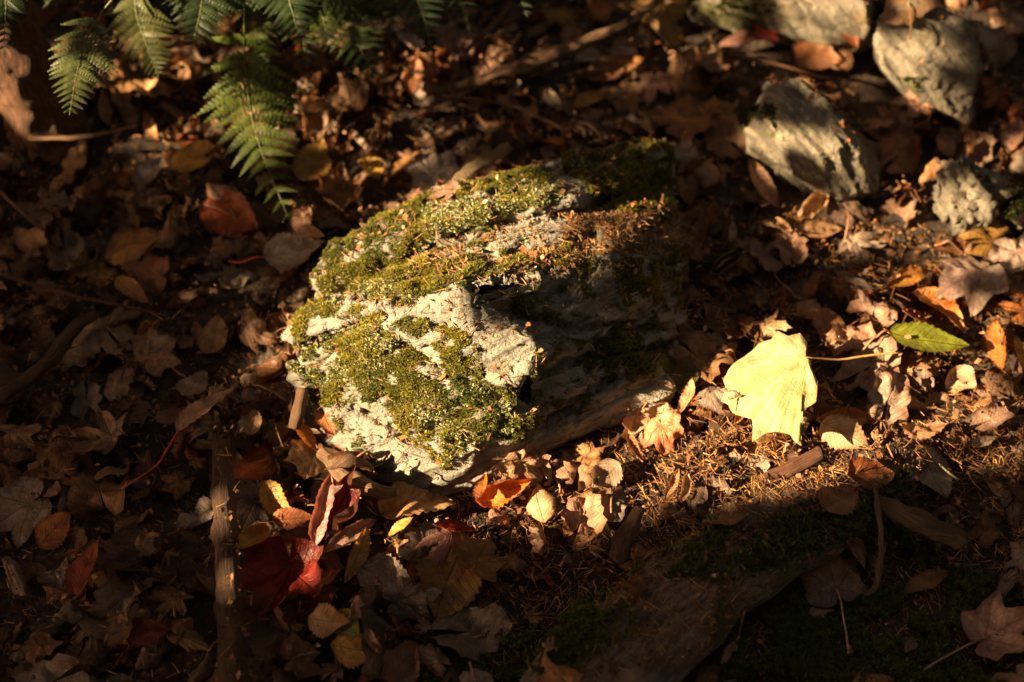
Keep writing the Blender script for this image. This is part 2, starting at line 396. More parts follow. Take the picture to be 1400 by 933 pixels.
# cracks between the layers: (polyline, depth, width in px)
CRACKS = [([(520,352),(600,324),(680,302),(780,284)], .014, 7), ([(548,385),(640,356),(740,334),(810,322)], .012, 7), ([(398,472),(470,452),(522,430)], .016, 8), ([(425,402),(470,396),(560,414)], .010, 6),
  ([(525,452),(600,505),(650,520),(705,545)], .012, 8), ([(700,420),(780,445),(860,440),(930,450)], .010, 7), ([(735,510),(820,480),(920,470)], .012, 9), ([(450,540),(520,572),(600,625)], .009, 7), ([(740,232),(820,222),(910,215)], .009, 6), ([(720,590),(800,540),(850,500)],.010,8), ([(640,392),(700,380),(830,356)],.006,5)]
dd = np.zeros(len(RV)); jx = rpx+5*noise(RV, 40, 81); jy = rpy+7*noise(RV, 30, 91)
for pl, dp_, wd_ in CRACKS:
    best = np.full(len(RV), 1e9); sg = np.zeros(len(RV))
    for (x0,y0),(x1,y1) in zip(pl[:-1], pl[1:]):
        L2 = (x1-x0)**2+(y1-y0)**2; t = np.clip(((jx-x0)*(x1-x0)+(jy-y0)*(y1-y0))/L2, 0, 1)
        ex, ey = jx-(x0+t*(x1-x0)), jy-(y0+t*(y1-y0)); e = np.hypot(ex, ey); m = e < best; best = np.where(m, e, best); sg = np.where(m, np.sign(ey)*e, sg)
    dd += -dp_*np.exp(-((sg-wd_*.4)/(wd_*.8))**2) + dp_*.35*np.exp(-((sg+wd_*1.4)/(wd_*1.2))**2)
facing = RNm@(-FN) > 0.05
RV = RV + RNm*(dd*facing)[:,None]; RNm = vnormals(RV, RF); rpx, rpy = to_px(RV)

MOSS = [  # (polygon in photo pixels projected on the stone, amount)
 ([(425,385),(470,310),(560,275),(660,240),(740,225),(760,270),(640,320),(560,340),(530,370),(620,380),(560,415),(450,410)], 0.7),
 ([(540,350),(660,330),(700,345),(820,340),(835,365),(700,372),(600,400),(560,405),(500,380)], 0.8),
 ([(760,205),(915,195),(925,300),(830,290),(780,240)], 0.9),
 ([(535,440),(600,440),(650,465),(670,515),(610,495),(540,460)], 0.6),
 ([(388,500),(430,470),(520,430),(560,480),(640,500),(720,540),(720,600),(650,610),(600,640),(560,600),(520,540),(450,560)], 0.62),
 ([(400,430),(450,405),(520,430),(470,460),(400,480)], 0.5),
 ([(455,560),(520,640),(580,670),(480,640)], 0.6),
 ([(780,360),(930,350),(930,430),(850,420),(800,410)], 0.52),
 ([(700,390),(790,400),(760,440),(700,430)], 0.35),
 ([(760,470),(900,430),(930,500),(800,560),(720,600),(730,550)], 0.44),
 ([(720,480),(745,500),(750,540),(725,530)], 0.6),
]
LICH = [
 ([(580,290),(760,240),(775,270),(640,310),(580,320)], 0.8),
 ([(700,330),(760,330),(770,380),(720,370)], 0.3),
 ([(388,500),(430,470),(520,425),(540,470),(500,530),(440,530)], 0.6),
 ([(560,500),(700,540),(690,600),(600,640),(560,560)], 0.42),
 ([(430,400),(540,380),(560,410),(440,420)], 0.45),
 ([(735,500),(750,560),(725,560)], 0.8),
 ([(800,205),(860,200),(840,230),(790,235)],0.4)]
NEED = [([(780,290),(920,280),(930,350),(820,345),(770,320)], 1.0), ([(690,345),(800,335),(800,360),(680,375)], .7), ([(560,345),(640,340),(640,375),(560,370)], .4)]
def cover(polys, px, py):
    r = np.zeros(len(px))
    for p, a in polys: r = np.maximum(r, in_poly(px, py, p)*a)
    return r
BARE = [[(528,347),(600,318),(770,276),(772,290),(650,314),(560,342)], [(450,402),(500,400),(524,414),(470,424)], [(556,415),(640,390),(690,398),(737,470),(718,532),(690,522),(655,472),(600,432)],
 [(476,548),(530,560),(565,605),(530,625),(465,570)], [(420,440),(480,432),(500,442),(430,458)], [(560,345),(640,335),(650,345),(590,360)], [(640,600),(700,600),(660,640)]]
def soft_cover(polys, V, px, py, off):
    jx = px + 14*noise(V, 25, off); jy = py + 14*noise(V, 25, off+9)
    cvr = cover(polys, jx, jy)
    if polys is MOSS or polys is LICH:
        for b in BARE: cvr = np.where(in_poly(px+6*noise(V,40,off), py+6*noise(V,40,off+5), b), cvr*0.3, cvr)
    nz = 0.5+0.65*noise(V, 24, off+50)+0.5*noise(V, 60, off+60)+0.3*noise(V, 140, off+70)
    return np.clip((cvr*0.98-0.03-nz)*3.5+0.5, 0, 1)*(cvr > 0)
rock_moss = soft_cover(MOSS, RV, rpx, rpy, 1.0)
rock_need = cover(NEED, rpx, rpy)
# slightly swell the stone under the moss
RV = RV + RNm*(rock_moss*(0.0015+0.004*np.clip(noise(RV, 55, 9)+.3, 0, 1)))[:,None]
rock_me = mesh_np('mossy_rock', RV, RF, M_ROCK, True, np.stack([rock_moss*0.85, rock_need*0.6, rock_moss*0], 1))
mossy_rock = tag(link('mossy_rock', rock_me), 'large layered rock with green moss and pale lichen in the middle, half in sunlight', 'rock')
stamp_mesh(RV, RF)

other_rocks = []
def small_rock(pts, bpts, strata, label, off, voxel=0.0036, amp=0.007, spacing=0.02, moss=None, mat=None, plates=0.3):
    V, F = remesh([hull_block(P3(pts)+base(bpts))], voxel, M_ROCK2)
    V = rough_rock(V, F, strata, amp=amp, spacing=spacing, big=0.008, off=off, plates=plates)
    px, py = to_px(V)
    mo = soft_cover(moss, V, px, py, off) if moss else np.zeros(len(V))
    o = tag(link('rock', mesh_np('rock', V, F, mat or M_ROCK2, True, np.stack([mo*0.8, mo*0, mo*0], 1))), label, 'rock')
    stamp_mesh(V, F); other_rocks.append((o, V, F, px, py, mo))
small_rock([(1045,112,.10),(1090,105,.12),(1130,135,.12),(1180,205,.08),(1192,262,.02),(1150,272,.02),(1085,240,.05),(1020,205,.05),(1012,175,.06),(1055,150,.11),(1150,200,.095)],
    [(1020,230),(1060,170),(1120,150),(1200,230),(1190,280),(1100,270)], (0.75,0.45,0.35), 'grey streaked rock standing behind the big rock to its right', 21.0, moss=[([(1010,150),(1050,150),(1060,185),(1020,190)],.6)])
small_rock([(1195,25,.12),(1250,0,.15),(1320,20,.13),(1342,80,.09),(1335,140,.03),(1320,170,.0),(1250,130,.05),(1210,80,.08)],
    [(1210,110),(1240,50),(1330,60),(1345,150),(1300,180)], (0.3,0.5,0.8), 'round buff boulder with a pale face at the top right', 33.0, spacing=0.035, amp=0.004, moss=[([(1225,110),(1270,120),(1300,140),(1240,150)],.5)])
small_rock([(940,5,.06),(1000,-20,.10),(1100,-25,.12),(1185,-10,.12),(1190,40,.08),(1180,62,.05),(1130,65,.03),(1050,45,.04),(980,20,.04)],
    [(950,30),(1050,65),(1180,80),(1190,10),(1000,0)], (0.2,0.4,0.9), 'long pale rock at the top edge left of the round boulder', 45.0, spacing=0.03, moss=[([(940,0),(1040,0),(1060,40),(980,40)],.7)])
small_rock([(1270,280,.02),(1285,235,.06),(1320,222,.075),(1360,240,.06),(1370,280,.03),(1340,300,.02),(1290,305,.01)],
    [(1270,300),(1300,260),(1380,280),(1360,320),(1290,320)], (0.8,0.3,0.3), 'small jagged tan rock at the right edge below the round boulder', 57.0, spacing=0.014, plates=.8)
small_rock([(1372,290,.02),(1390,262,.03),(1420,265,.04),(1430,300,.02),(1400,312,.01)],
    [(1370,310),(1390,280),(1430,290),(1430,320)], (0.8,0.3,0.3), 'low mossy stone cut by the right edge of the photo', 69.0, spacing=0.014, moss=[([(1365,260),(1400,260),(1400,315),(1365,315)],.6)])

# ---------------------------------------------------------------- sampling on surfaces
def sample_surface(V, F, dens, keep=None):
    T = np.vstack([f[:, [0,1,2]] for f in F] + [f[:, [0,2,3]] for f in F if f.shape[1] == 4])
    a, b, c = V[T[:,0]], V[T[:,1]], V[T[:,2]]; n = np.cross(b-a, c-a); ar = np.linalg.norm(n, axis=1)/2
    n = n/np.maximum(ar*2, 1e-12)[:,None]
    cnt = rng.poisson(ar*dens); idx = np.repeat(np.arange(len(T)), cnt)
    u = rng.random(len(idx)); v = rng.random(len(idx)); m = u+v > 1; u[m] = 1-u[m]; v[m] = 1-v[m]
    P = a[idx] + (b-a)[idx]*u[:,None] + (c-a)[idx]*v[:,None]
    return P, n[idx]
def basis(n):
    t = np.where(np.abs(n[:,2:3]) < 0.9, [[0,0,1.0]], [[1.0,0,0]])
    u = np.cross(t, n); u /= np.linalg.norm(u, axis=1)[:,None]; return u, np.cross(n, u)
def sprouts(P, n, length, width, cols, nblade=5, spread=0.7, up=0.4):
    """little tufts of tapering blades"""
    nn = n + np.array([0,0,up]); nn /= np.linalg.norm(nn, axis=1)[:,None]
    u, w = basis(nn); V = []; C = []
    K = len(P)
    for b in range(nblade):
        a = rng.random(K)*6.283; ca, sa = np.cos(a)[:,None], np.sin(a)[:,None]
        dr = u*ca+w*sa; sd = -u*sa+w*ca
        L = (length*(0.6+0.8*rng.random(K)))[:,None]; Wd = (width*(0.7+0.6*rng.random(K)))[:,None]
        sp = (spread*rng.random(K))[:,None]
        tip = P + nn*L*np.sqrt(1-np.minimum(sp,.95)**2) + dr*L*sp
        midp = P + nn*L*0.55 + dr*L*sp*0.35
        V += [P - nn*0.001, midp - sd*Wd, tip, midp + sd*Wd]
        cc = cols*(0.75+0.5*rng.random((K,1)))
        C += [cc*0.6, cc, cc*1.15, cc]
    V = np.stack(V, 1).reshape(-1,3); C = np.stack(C, 1).reshape(-1,3)
    F = np.arange(len(V)).reshape(-1,4)
    return V, F, C
def pick_cols(K, pal):
    pal = np.array(pal); return pal[rng.integers(0, len(pal), K)]*(0.8+0.4*rng.random((K,1)))
# moss on the main rock
P, n = sample_surface(RV, RF, 520000)
px, py = to_px(P); sc = soft_cover(MOSS, P, px, py, 1.0); keep = (sc*1.1 > rng.random(len(P))) & (n[:,2] > -0.35)
P, n = P[keep], n[keep]; sc = sc[keep]
hue = np.clip(0.5+0.9*noise(P, 16, 71), 0, 1)[:,None]
cols = hue*np.array([0.33,0.28,0.035]) + (1-hue)*np.array([0.12,0.135,0.02])
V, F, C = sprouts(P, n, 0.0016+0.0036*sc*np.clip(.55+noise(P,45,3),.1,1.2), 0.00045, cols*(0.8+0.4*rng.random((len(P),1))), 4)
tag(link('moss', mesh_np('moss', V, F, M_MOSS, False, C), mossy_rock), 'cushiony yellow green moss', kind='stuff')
print('moss sprouts', len(P))
P, n = sample_surface(RV, RF, 260000)
px, py = to_px(P); keep = (soft_cover(LICH, P, px, py, 7.0) > rng.random(len(P))) & (n[:,2] > -0.2)
P, n = P[keep], n[keep]
V, F, C = sprouts(P, n, 0.0038, 0.0008, pick_cols(len(P), [(0.34,0.34,0.17),(0.40,0.38,0.21),(0.28,0.31,0.13),(0.44,0.40,0.24),(0.25,0.24,0.07),(.16,.17,.04)]), 5, 0.95, 0.2)
V = V + 0.0012*np.stack([noise(V, 400, k) for k in (1,2,3)], 1)
tag(link('lichen', mesh_np('lichen', V, F, M_LICHEN, False, C), mossy_rock), 'pale grey green crusty lichen', kind='stuff')
print('lichen', len(P))
for o, V0, F0, px0, py0, mo in other_rocks:
    if mo.sum() < 5: continue
    P, n = sample_surface(V0, F0, 160000); Vt = BVHTree.FromPolygons([tuple(v) for v in V0], [tuple(int(i) for i in q) for f in F0 for q in f])
    px, py = to_px(P)
    k = noise(P, 22, 3) > 0.05; near = mo > .5; 
    xm, ym = px0[near], py0[near]
    k &= (px > xm.min()) & (px < xm.max()) & (py > ym.min()) & (py < ym.max()) & (n[:,2] > 0.1)
    if k.sum() < 10: continue
    V, F, C = sprouts(P[k], n[k], 0.006, 0.001, pick_cols(k.sum(), [(0.06,0.08,0.015),(0.1,0.1,0.02)]), 4)
    tag(link('moss', mesh_np('moss', V, F, M_MOSS, False, C), o), kind='stuff')

# ---------------------------------------------------------------- wood: root, sticks, twigs, trunk
def wood_obj(name, ctrl, radii, mat, tint, n=12, m=40, jitter=0.004, js=40, label=None, cat=None, parent=None, stamp=False, flat=1.0, group=None, knots=0):
    pts = curve_pts(ctrl, m); rr = np.interp(np.linspace(0,1,m), np.linspace(0,1,len(radii)), radii)
    for _ in range(knots):
        k = random.uniform(0.1,0.9)*m; rr = rr*(1+0.25*np.exp(-((np.arange(m)-k)/1.5)**2))
    V, F = tube(pts, list(rr), n, jitter, js)
    if flat != 1.0:
        zc = np.repeat([p.z for p in pts], n); V[:len(zc),2] = zc+(V[:len(zc),2]-zc)*flat
    Lc = np.cumsum([0]+[(pts[i+1]-pts[i]).length for i in range(m-1)])
    uv = np.zeros((len(V),2)); a = np.arange(n)/n*2*math.pi
    uv[:m*n,0] = np.tile(np.abs(np.arange(n)/n*2-1)*3, m); uv[:m*n,1] = np.repeat(Lc/0.05, n)
    me = mesh_np(name, V, F, mat, True, np.tile(np.array([tint]), (len(V),1)), uv)
    o = link(name, me, parent)
    if label: tag(o, label, cat, group)
    if stamp: stamp_mesh(V, F)
    return o, V, F
TINT = (1,1,1)
root_o, rootV, rootF = wood_obj('buried_root', P3([(1250,625,.0),(1130,700,.015),(1010,768,.026),(900,848,.03),(810,935,.028),(740,1010,.02)]), [.026,.04,.05,.052,.056,.055], M_LOG, (1.0,1.0,1.0), 28, 70, 0.012, 14,
    'thick half buried root with mossy sides at the bottom of the photo', 'root', stamp=True, flat=0.6)
wood_obj('stick', P3([(302,590,.02),(306,680,.034),(312,780,.04),(316,870,.04),(320,960,.036)]), [.009,.012,.013,.014,.014], M_WOOD, (.6,.45,.34), 16, 60, 0.003, 50,
    'straight brown stick running down to the bottom edge left of the red leaves', 'stick', stamp=True, knots=3)
wood_obj('branch', P3([(905,-5,.07),(860,30,.055),(780,65,.045),(700,95,.035),(640,115,.03),(590,125,.02)]), [.005,.007,.0085,.010,.008,.004], M_WOOD, (1.3,1.0,.8), 12, 50, 0.004, 40,
    'long brown branch slanting across the leaves at the top centre', 'branch', stamp=False, knots=3)
wood_obj('twig', P3([(632,75,.05),(668,40,.05),(700,5,.06)]), [.003,.004,.003], M_WOOD, (1.6,1.3,1.1), 8, 20, 0.002, 60, 'short forked twig above the long branch at the top', 'twig')
wood_obj('wood_splinter', P3([(608,262,.04),(650,228,.05),(700,200,.06)]), [.006,.010,.007], M_PALEWOOD, (.75,.75,.75), 8, 24, 0.005, 70,
    'pale splintered piece of wood leaning on the back of the mossy rock', 'wood', flat=.6)
wood_obj('stick', P3([(505,808,.01),(500,840,.016),(512,880,.018),(510,925,.016)]), [.010,.011,.010,.008], M_BARK, (.9,.8,.65), 12, 40, 0.006, 60,
    'knobbly grey brown stick below the curled dark red leaf', 'stick', stamp=True, knots=3)
wood_obj('stick', P3([(402,585,.02),(408,560,.035),(415,532,.045)]), [.006,.0075,.007], M_WOOD, (1.4,1.1,.9), 10, 20, 0.002, 60,
    'stubby brown stick leaning against the left tip of the mossy rock', 'stick')
wood_obj('stick', P3([(438,618,.02),(470,650,.022),(505,668,.03),(540,676,.02)]), [.006,.009,.009,.004], M_WOOD, (1.7,1.45,1.2), 12, 30, 0.004, 60,
    'pale bent stick at the foot of the mossy rock', 'stick', knots=1)
wood_obj('stick', P3([(1042,662,.02),(1080,642,.028),(1125,618,.035)]), [.008,.009,.0075], M_BARK, (1.3,.85,.6), 12, 24, 0.003, 60,
    'short reddish brown stick below the bright yellow maple leaf', 'stick')
wood_obj('twig', P3([(940,770,.05),(1010,735,.05),(1080,702,.045),(1145,680,.04)]), [.002,.0035,.004,.003], M_WOOD, (1.6,1.4,1.1), 8, 40, 0.003, 40,
    'long thin pale twig lying along the edge of the buried root', 'twig')
wood_obj('twig', P3([(1196,662,.05),(1202,710,.045),(1205,760,.04),(1198,800,.04),(1180,812,.03)]), [.0024,.003,.0034,.003,.002], M_WOOD, (1.7,1.55,1.3), 8, 40, 0.002, 60,
    'slim grey twig with a hooked lower end on the dark moss', 'twig', knots=2)
wood_obj('bark_piece', P3([(1202,685,.03),(1230,700,.04),(1270,720,.038),(1318,740,.03)]), [.010,.013,.014,.012], M_PALEWOOD, (.6,.5,.42), 12, 30, 0.005, 50,
    'flat tan piece of bark right of the hooked twig', 'bark', flat=.35)
wood_obj('bark_piece', P3([(842,770,.03),(855,735,.035),(875,695,.03)]), [.009,.011,.006], M_BARK, (1.1,.8,.6), 10, 20, 0.004, 60,
    'dark brown bark strip standing out of the needles below the cream leaf', 'bark', flat=.5)
wood_obj('stick', P3([(0,545,.02),(60,500,.025),(100,450,.03),(130,430,.03)]), [.007,.009,.008,.005], M_BARK, (.9,.75,.6), 10, 30, 0.004, 50,
    'dark half hidden stick near the left edge of the photo', 'stick')
wood_obj('twig', P3([(-5,375,.03),(60,392,.04),(130,412,.04),(230,432,.03)]), [.003,.0025,.0022,.0015], M_BARK, (1.2,.8,.65), 6, 40, 0.003, 25,
    'long thin reddish twig on the dark leaves at the left edge', 'twig')
wood_obj('twig', P3([(40,190,.05),(110,188,.06),(190,172,.06)]), [.003,.003,.002], M_WOOD, (1.6,1.2,.9), 6, 20, 0.002, 40, 'thin twig lying at the foot of the tree trunk', 'twig')
wood_obj('twig', P3([(588,130,.03),(650,135,.04),(720,152,.045),(770,178,.03)]), [.002,.0025,.002,.0015], M_WOOD, (1.4,1.0,.8), 6, 30, 0.002, 40, 'thin twig below the long branch at the top centre', 'twig')
wood_obj('twig', P3([(980,68,.03),(1050,85,.045),(1140,110,.04)]), [.002,.0025,.002], M_WOOD, (1.6,1.1,.8), 6, 24, 0.002, 40, 'straight brown twig in front of the long pale rock', 'twig')
wood_obj('twig', P3([(-5,255,.03),(25,285,.035),(60,315,.03)]), [.0022,.0025,.002], M_WOOD, (2,1.5,1.0), 6, 20, 0.002, 40, 'short bright twig at the left edge below the tree trunk', 'twig')
# trunk at the top left
tb = at(64,174,0.0)
trunk_root = tag(bpy.data.objects.new('tree', None), 'rough barked tree trunk at the top left beside the ferns', 'tree'); COL.objects.link(trunk_root); trunk_root.location = tb
tc = [(0,0,-.05),(0,0,.02),(-.005,.0,.12),(-.01,.01,.4),(0,.05,1.2),(.05,.1,3.0)]
wood_obj('trunk', tc, [.058,.048,.042,.040,.038,.03], M_BARK, (.85,.6,.43), 40, 160, 0.008, 38, parent=trunk_root)
trunk_pts = [(np.array(tb), 0.05)]

# ---------------------------------------------------------------- light map: which parts of the place the canopy shades
# (polygon, share of the sun let through)
LIT = [
 ([(0,0),(1400,0),(1400,933),(0,933)], 0.0),
 ([(150,40),(900,30),(960,200),(600,210),(420,300),(150,230)], 0.14),
 ([(130,280),(400,280),(400,620),(120,640)], 0.05),
 ([(900,-40),(1350,-40),(1350,160),(1230,180),(900,60)], 0.45),
 ([(1190,30),(1345,60),(1340,170),(1240,140)], 0.6),
 ([(1000,100),(1130,110),(1200,200),(1200,280),(1080,270),(1010,210)], 0.35),
 ([(1010,190),(1080,180),(1180,220),(1200,280),(1080,270),(1020,235)], 0.8),
 ([(1235,70),(1342,50),(1342,170),(1240,140)], 0.9),
 ([(1180,140),(1230,145),(1320,200),(1400,150),(1400,330),(1200,300)], 0.8),
 ([(1060,240),(1200,262),(1240,300),(1400,300),(1400,345),(1250,340),(1150,345),(1040,330),(985,300),(1010,240)], 0.85),
 ([(1262,215),(1350,212),(1375,310),(1270,310)], 0.95),
 ([(910,270),(960,290),(960,340),(915,340)], 0.25),
 ([(1230,330),(1400,330),(1400,470),(1230,450),(1200,390)], 0.88),
 ([(380,505),(396,420),(425,365),(480,312),(560,278),(640,246),(700,225),(750,232),(790,258),(775,300),(800,330),(838,350),(790,368),(655,388),(735,470),(760,590),(640,690),(520,680),(440,600)], 1.0),
 ([(395,590),(440,600),(500,680),(640,690),(720,610),(870,562),(930,515),(960,490),(985,455),(1110,450),(1180,430),(1240,430),(1400,440),(1400,610),(1330,600),(1240,592),(1180,640),(1080,668),(960,685),(860,690),(780,740),(700,755),(640,765),(560,755),(500,775),(440,790),(400,790),(350,775),(325,700),(320,640),(370,600)], 1.0),
 ([(1170,560),(1400,560),(1400,640),(1240,592)], 0.45),
 ([(300,620),(380,610),(420,700),(400,800),(330,800)], 0.5),
 ([(560,720),(700,735),(780,740),(760,780),(600,770),(500,790)], 0.25),
 ([(135,105),(235,95),(250,190),(200,205),(140,170)], 1.0),
 ([(195,15),(245,15),(250,80),(200,85)], 0.7),
 ([(0,50),(50,60),(55,180),(0,150)], 0.6),
 ([(232,95),(300,95),(330,150),(240,150)], 0.6),
 ([(325,40),(372,40),(375,105),(330,100)], 0.6),
 ([(540,45),(595,50),(600,110),(540,110)], 0.6),
 ([(390,0),(520,0),(500,60),(410,60)], 0.35),
 ([(80,40),(150,40),(135,160),(85,160)], 0.6),
 ([(1350,832),(1410,832),(1410,864),(1365,866)], 0.9),
 ([(800,80),(870,90),(860,130),(800,120)], 0.25),
]
CARVE = [(112,105,.215,.035,1),(95,140,.20,.03,1),(245,150,.10,.035,.8),(290,130,.12,.04,.5),(350,75,.12,.035,1),(450,20,.15,.05,.6),(490,60,.14,.04,.6),(390,270,.05,.03,.5),
 (200,60,.17,.03,.6),(370,230,.065,.04,.45),(340,210,.07,.035,.6),(575,40,.2,.03,.5),(330,180,.08,.04,.4)]
def lit_share(px, py):
    r = np.zeros(len(px))
    for p, a in LIT:
        m = in_poly(px, py, p); r = np.where(m, a, r)
    return r

# ---------------------------------------------------------------- leaves
MAPLE = [(0,1.0),(4,.86),(8,.80),(11,.83),(15,.64),(21,.46),(27,.37),(32,.45),(36,.62),(40,.66),(47,.92),(53,.72),(58,.70),(65,.52),(73,.38),(80,.33),(88,.40),(94,.44),(103,.56),(113,.40),(132,.30),(158,.24),(178,.06)]
MAPLE_W = [(0,1.0),(5,.88),(10,.84),(14,.80),(20,.70),(27,.62),(33,.66),(38,.74),(47,.90),(53,.78),(60,.70),(70,.60),(80,.54),(90,.58),(100,.62),(112,.5),(135,.40),(160,.30),(178,.06)]
def maple_shape(prof, rings, dense, narrow=1.0):
    ang = [a for a,_ in prof]; rad = [r for _,r in prof]
    extra = [25.0, 75.0]
    a = sorted(set(ang) | ({(ang[i]+ang[i+1])/2 for i in range(len(ang)-1)} if dense else set()))
    full = [-x for x in a[::-1] if x > 0] + a
    full = np.array(full); rr = np.interp(np.abs(full), ang, rad)
    th = np.radians(full); K = len(full)
    V = [(0,0)]; UV = [(0,0)]
    for k in range(1, rings+1):
        q = k/rings
        # rings tend to the outline outward
        r = rr*q**1.0
        V += list(zip(r*np.cos(th)*1.0, r*np.sin(th)*narrow))
        lobe = np.array([0,47,-47,103,-103]); d = full[None,:]-lobe[:,None]; j = np.abs(d).argmin(0); dl = np.radians(np.abs(d[j, np.arange(K)]))
        UV += list(zip(r*np.cos(dl), r*np.sin(dl)))
    F3 = [(0, 1+i, 2+i) for i in range(K-1)]; F4 = []
    for k in range(rings-1):
        o = 1+k*K
        F4 += [(o+i, o+K+i, o+K+i+1, o+i+1) for i in range(K-1)]
    F3.append((0, K, 1))
    rim = np.zeros(1+rings*K); rim[1:] = np.repeat(np.arange(1,rings+1)/rings, K)
    V = np.array(V, float); V[:,0] -= 0.25
    return V, [np.array(F4), np.array(F3)], np.array(UV), rim
def oval_shape(nu, nv, width=0.5, peak=0.42, tooth=0.03, point=0.6):
    u = np.linspace(0, 1, nu); v = np.linspace(-1, 1, nv)
    w = (np.sin(np.pi*u**(math.log(0.5)/math.log(peak)))**0.8)*width/2*(1-0.0*u)
    w = w*(1-0.25*u**4); w[0] = w[-1] = 0.0015
    w = w*(1+tooth*np.where(np.arange(nu)%2==0, 1, -1)*2)
    U, Vv = np.meshgrid(u, v, indexing='ij'); Wd = w[:,None]*Vv
    X = U + 0.10*np.abs(Vv)*w[:,None]
    V = np.stack([X.ravel()-0.5, Wd.ravel()], 1); UV = np.stack([U.ravel()*1.3, np.abs(Wd).ravel()], 1)
    i = (np.arange(nu-1)[:,None]*nv+np.arange(nv-1)[None,:]).ravel()
    return V, [np.stack([i, i+nv, i+nv+1, i+1], 1)], UV, np.abs(Vv).ravel()
def ragged_shape(rings=4):
    a = np.sort(rng.random(19)*340-170); r = 0.42+0.22*rng.random(19)
    prof = sorted([(abs(x), y) for x, y in zip(a, r)])
    full = np.linspace(-172, 172, 30); rr = np.interp(full, a, r); rr = rr*(0.85+0.3*rng.random(30))
    th = np.radians(full); K = 30; V = [(0,0)]; UV = [(0,0)]
    for k in range(1, rings+1):
        q = k/rings; V += list(zip(rr*q*np.cos(th)*1.25, rr*q*np.sin(th))); UV += list(zip(0.5+rr*q*np.cos(th), np.abs(rr*q*np.sin(th))))
    F4 = [(1+k*K+i, 1+(k+1)*K+i, 2+(k+1)*K+i, 2+k*K+i) for k in range(rings-1) for i in range(K-1)]
    F3 = [(0,1+i,2+i) for i in range(K-1)]
    rim = np.zeros(1+rings*K); rim[1:] = np.repeat(np.arange(1,rings+1)/rings, K)
    return np.array(V, float), [np.array(F4), np.array(F3)], np.array(UV), rim
SH = {'maple': maple_shape(MAPLE, 8, True), 'maple_lo': maple_shape(MAPLE, 4, False), 'maplew': maple_shape(MAPLE_W, 8, True), 'maplew_lo': maple_shape(MAPLE_W, 4, False),
      'oval': oval_shape(23, 11, 0.5), 'oval_lo': oval_shape(13, 5, 0.5), 'slim': oval_shape(23, 9, 0.34, 0.5), 'slim_lo': oval_shape(13, 5, 0.34, .5),
      'wide': oval_shape(23, 13, 0.72, 0.36), 'wide_lo': oval_shape(13, 7, 0.72, 0.36)}
def outline_shape(junction, pts, axis_deg, length, rings=9):
    """leaf blade fanned from its stalk junction to an outline measured in pixels"""
    a = R(axis_deg); P = []
    for x, y in pts:
        dx, dy = x-junction[0], (junction[1]-y)/math.sin(PITCH); P.append(((dx*math.cos(a)+dy*math.sin(a))/length, (-dx*math.sin(a)+dy*math.cos(a))/length))
    dense = []
    for i in range(len(P)-1):
        for q in (0, .34, .67): dense.append((P[i][0]*(1-q)+P[i+1][0]*q, P[i][1]*(1-q)+P[i+1][1]*q))
    dense.append(P[-1]); D = np.array(dense); K = len(D); V = [(0,0)]; UV = [(0,0)]
    lobes = np.array([math.atan2(p[1], p[0]) for p in P if math.hypot(*p) > .62] + [0.0])
    th = np.arctan2(D[:,1], D[:,0]); rr = np.hypot(D[:,0], D[:,1]); d = np.abs(th[None]-lobes[:,None]).min(0)
    for k in range(1, rings+1):
        V += list(D*k/rings); UV += list(zip(rr*k/rings*np.cos(d), rr*k/rings*np.sin(np.minimum(d,1.2))))
    F4 = [(1+k*K+i, 1+(k+1)*K+i, 2+(k+1)*K+i, 2+k*K+i) for k in range(rings-1) for i in range(K-1)]; F3 = [(0,1+i,2+i) for i in range(K-1)]
    rim = np.zeros(1+rings*K); rim[1:] = np.repeat(np.arange(1,rings+1)/rings, K)
    V = np.array(V, float); F4 = np.array(F4); F3 = np.array(F3)
    if np.cross(V[F3[0][1]], V[F3[0][2]]) < 0: F4 = F4[:,::-1]; F3 = F3[:,::-1]
    return V, [F4, F3], np.array(UV), rim
SH['maple_fan'] = outline_shape((1103,508), [(1106,500),(1112,488),(1105,478),(1090,481),(1080,474),(1070,482),(1050,484),(1032,490),(1012,500),(988,516),(993,524),(986,534),(1003,538),(1012,548),(1022,560),(1018,580),(1036,576),(1052,577),(1066,580),(1076,594),(1078,574),(1092,556),(1104,552),(1112,536),(1106,522),(1109,514)], 200, 125)
def rotm(ax, a):
    return np.array(Matrix.Rotation(a, 3, ax))
def bend(V, ax, k):
    """cylindrical bend; ax 0: along x, 1: along y; k curvature (rad per unit)"""
    if abs(k) < 1e-3: return V
    V = V.copy(); t = V[:,ax]*k; z = V[:,2].copy()
    V[:,ax] = np.sin(t)/k - z*np.sin(t); V[:,2] = (1-np.cos(t))/k + z*np.cos(t)
    return V
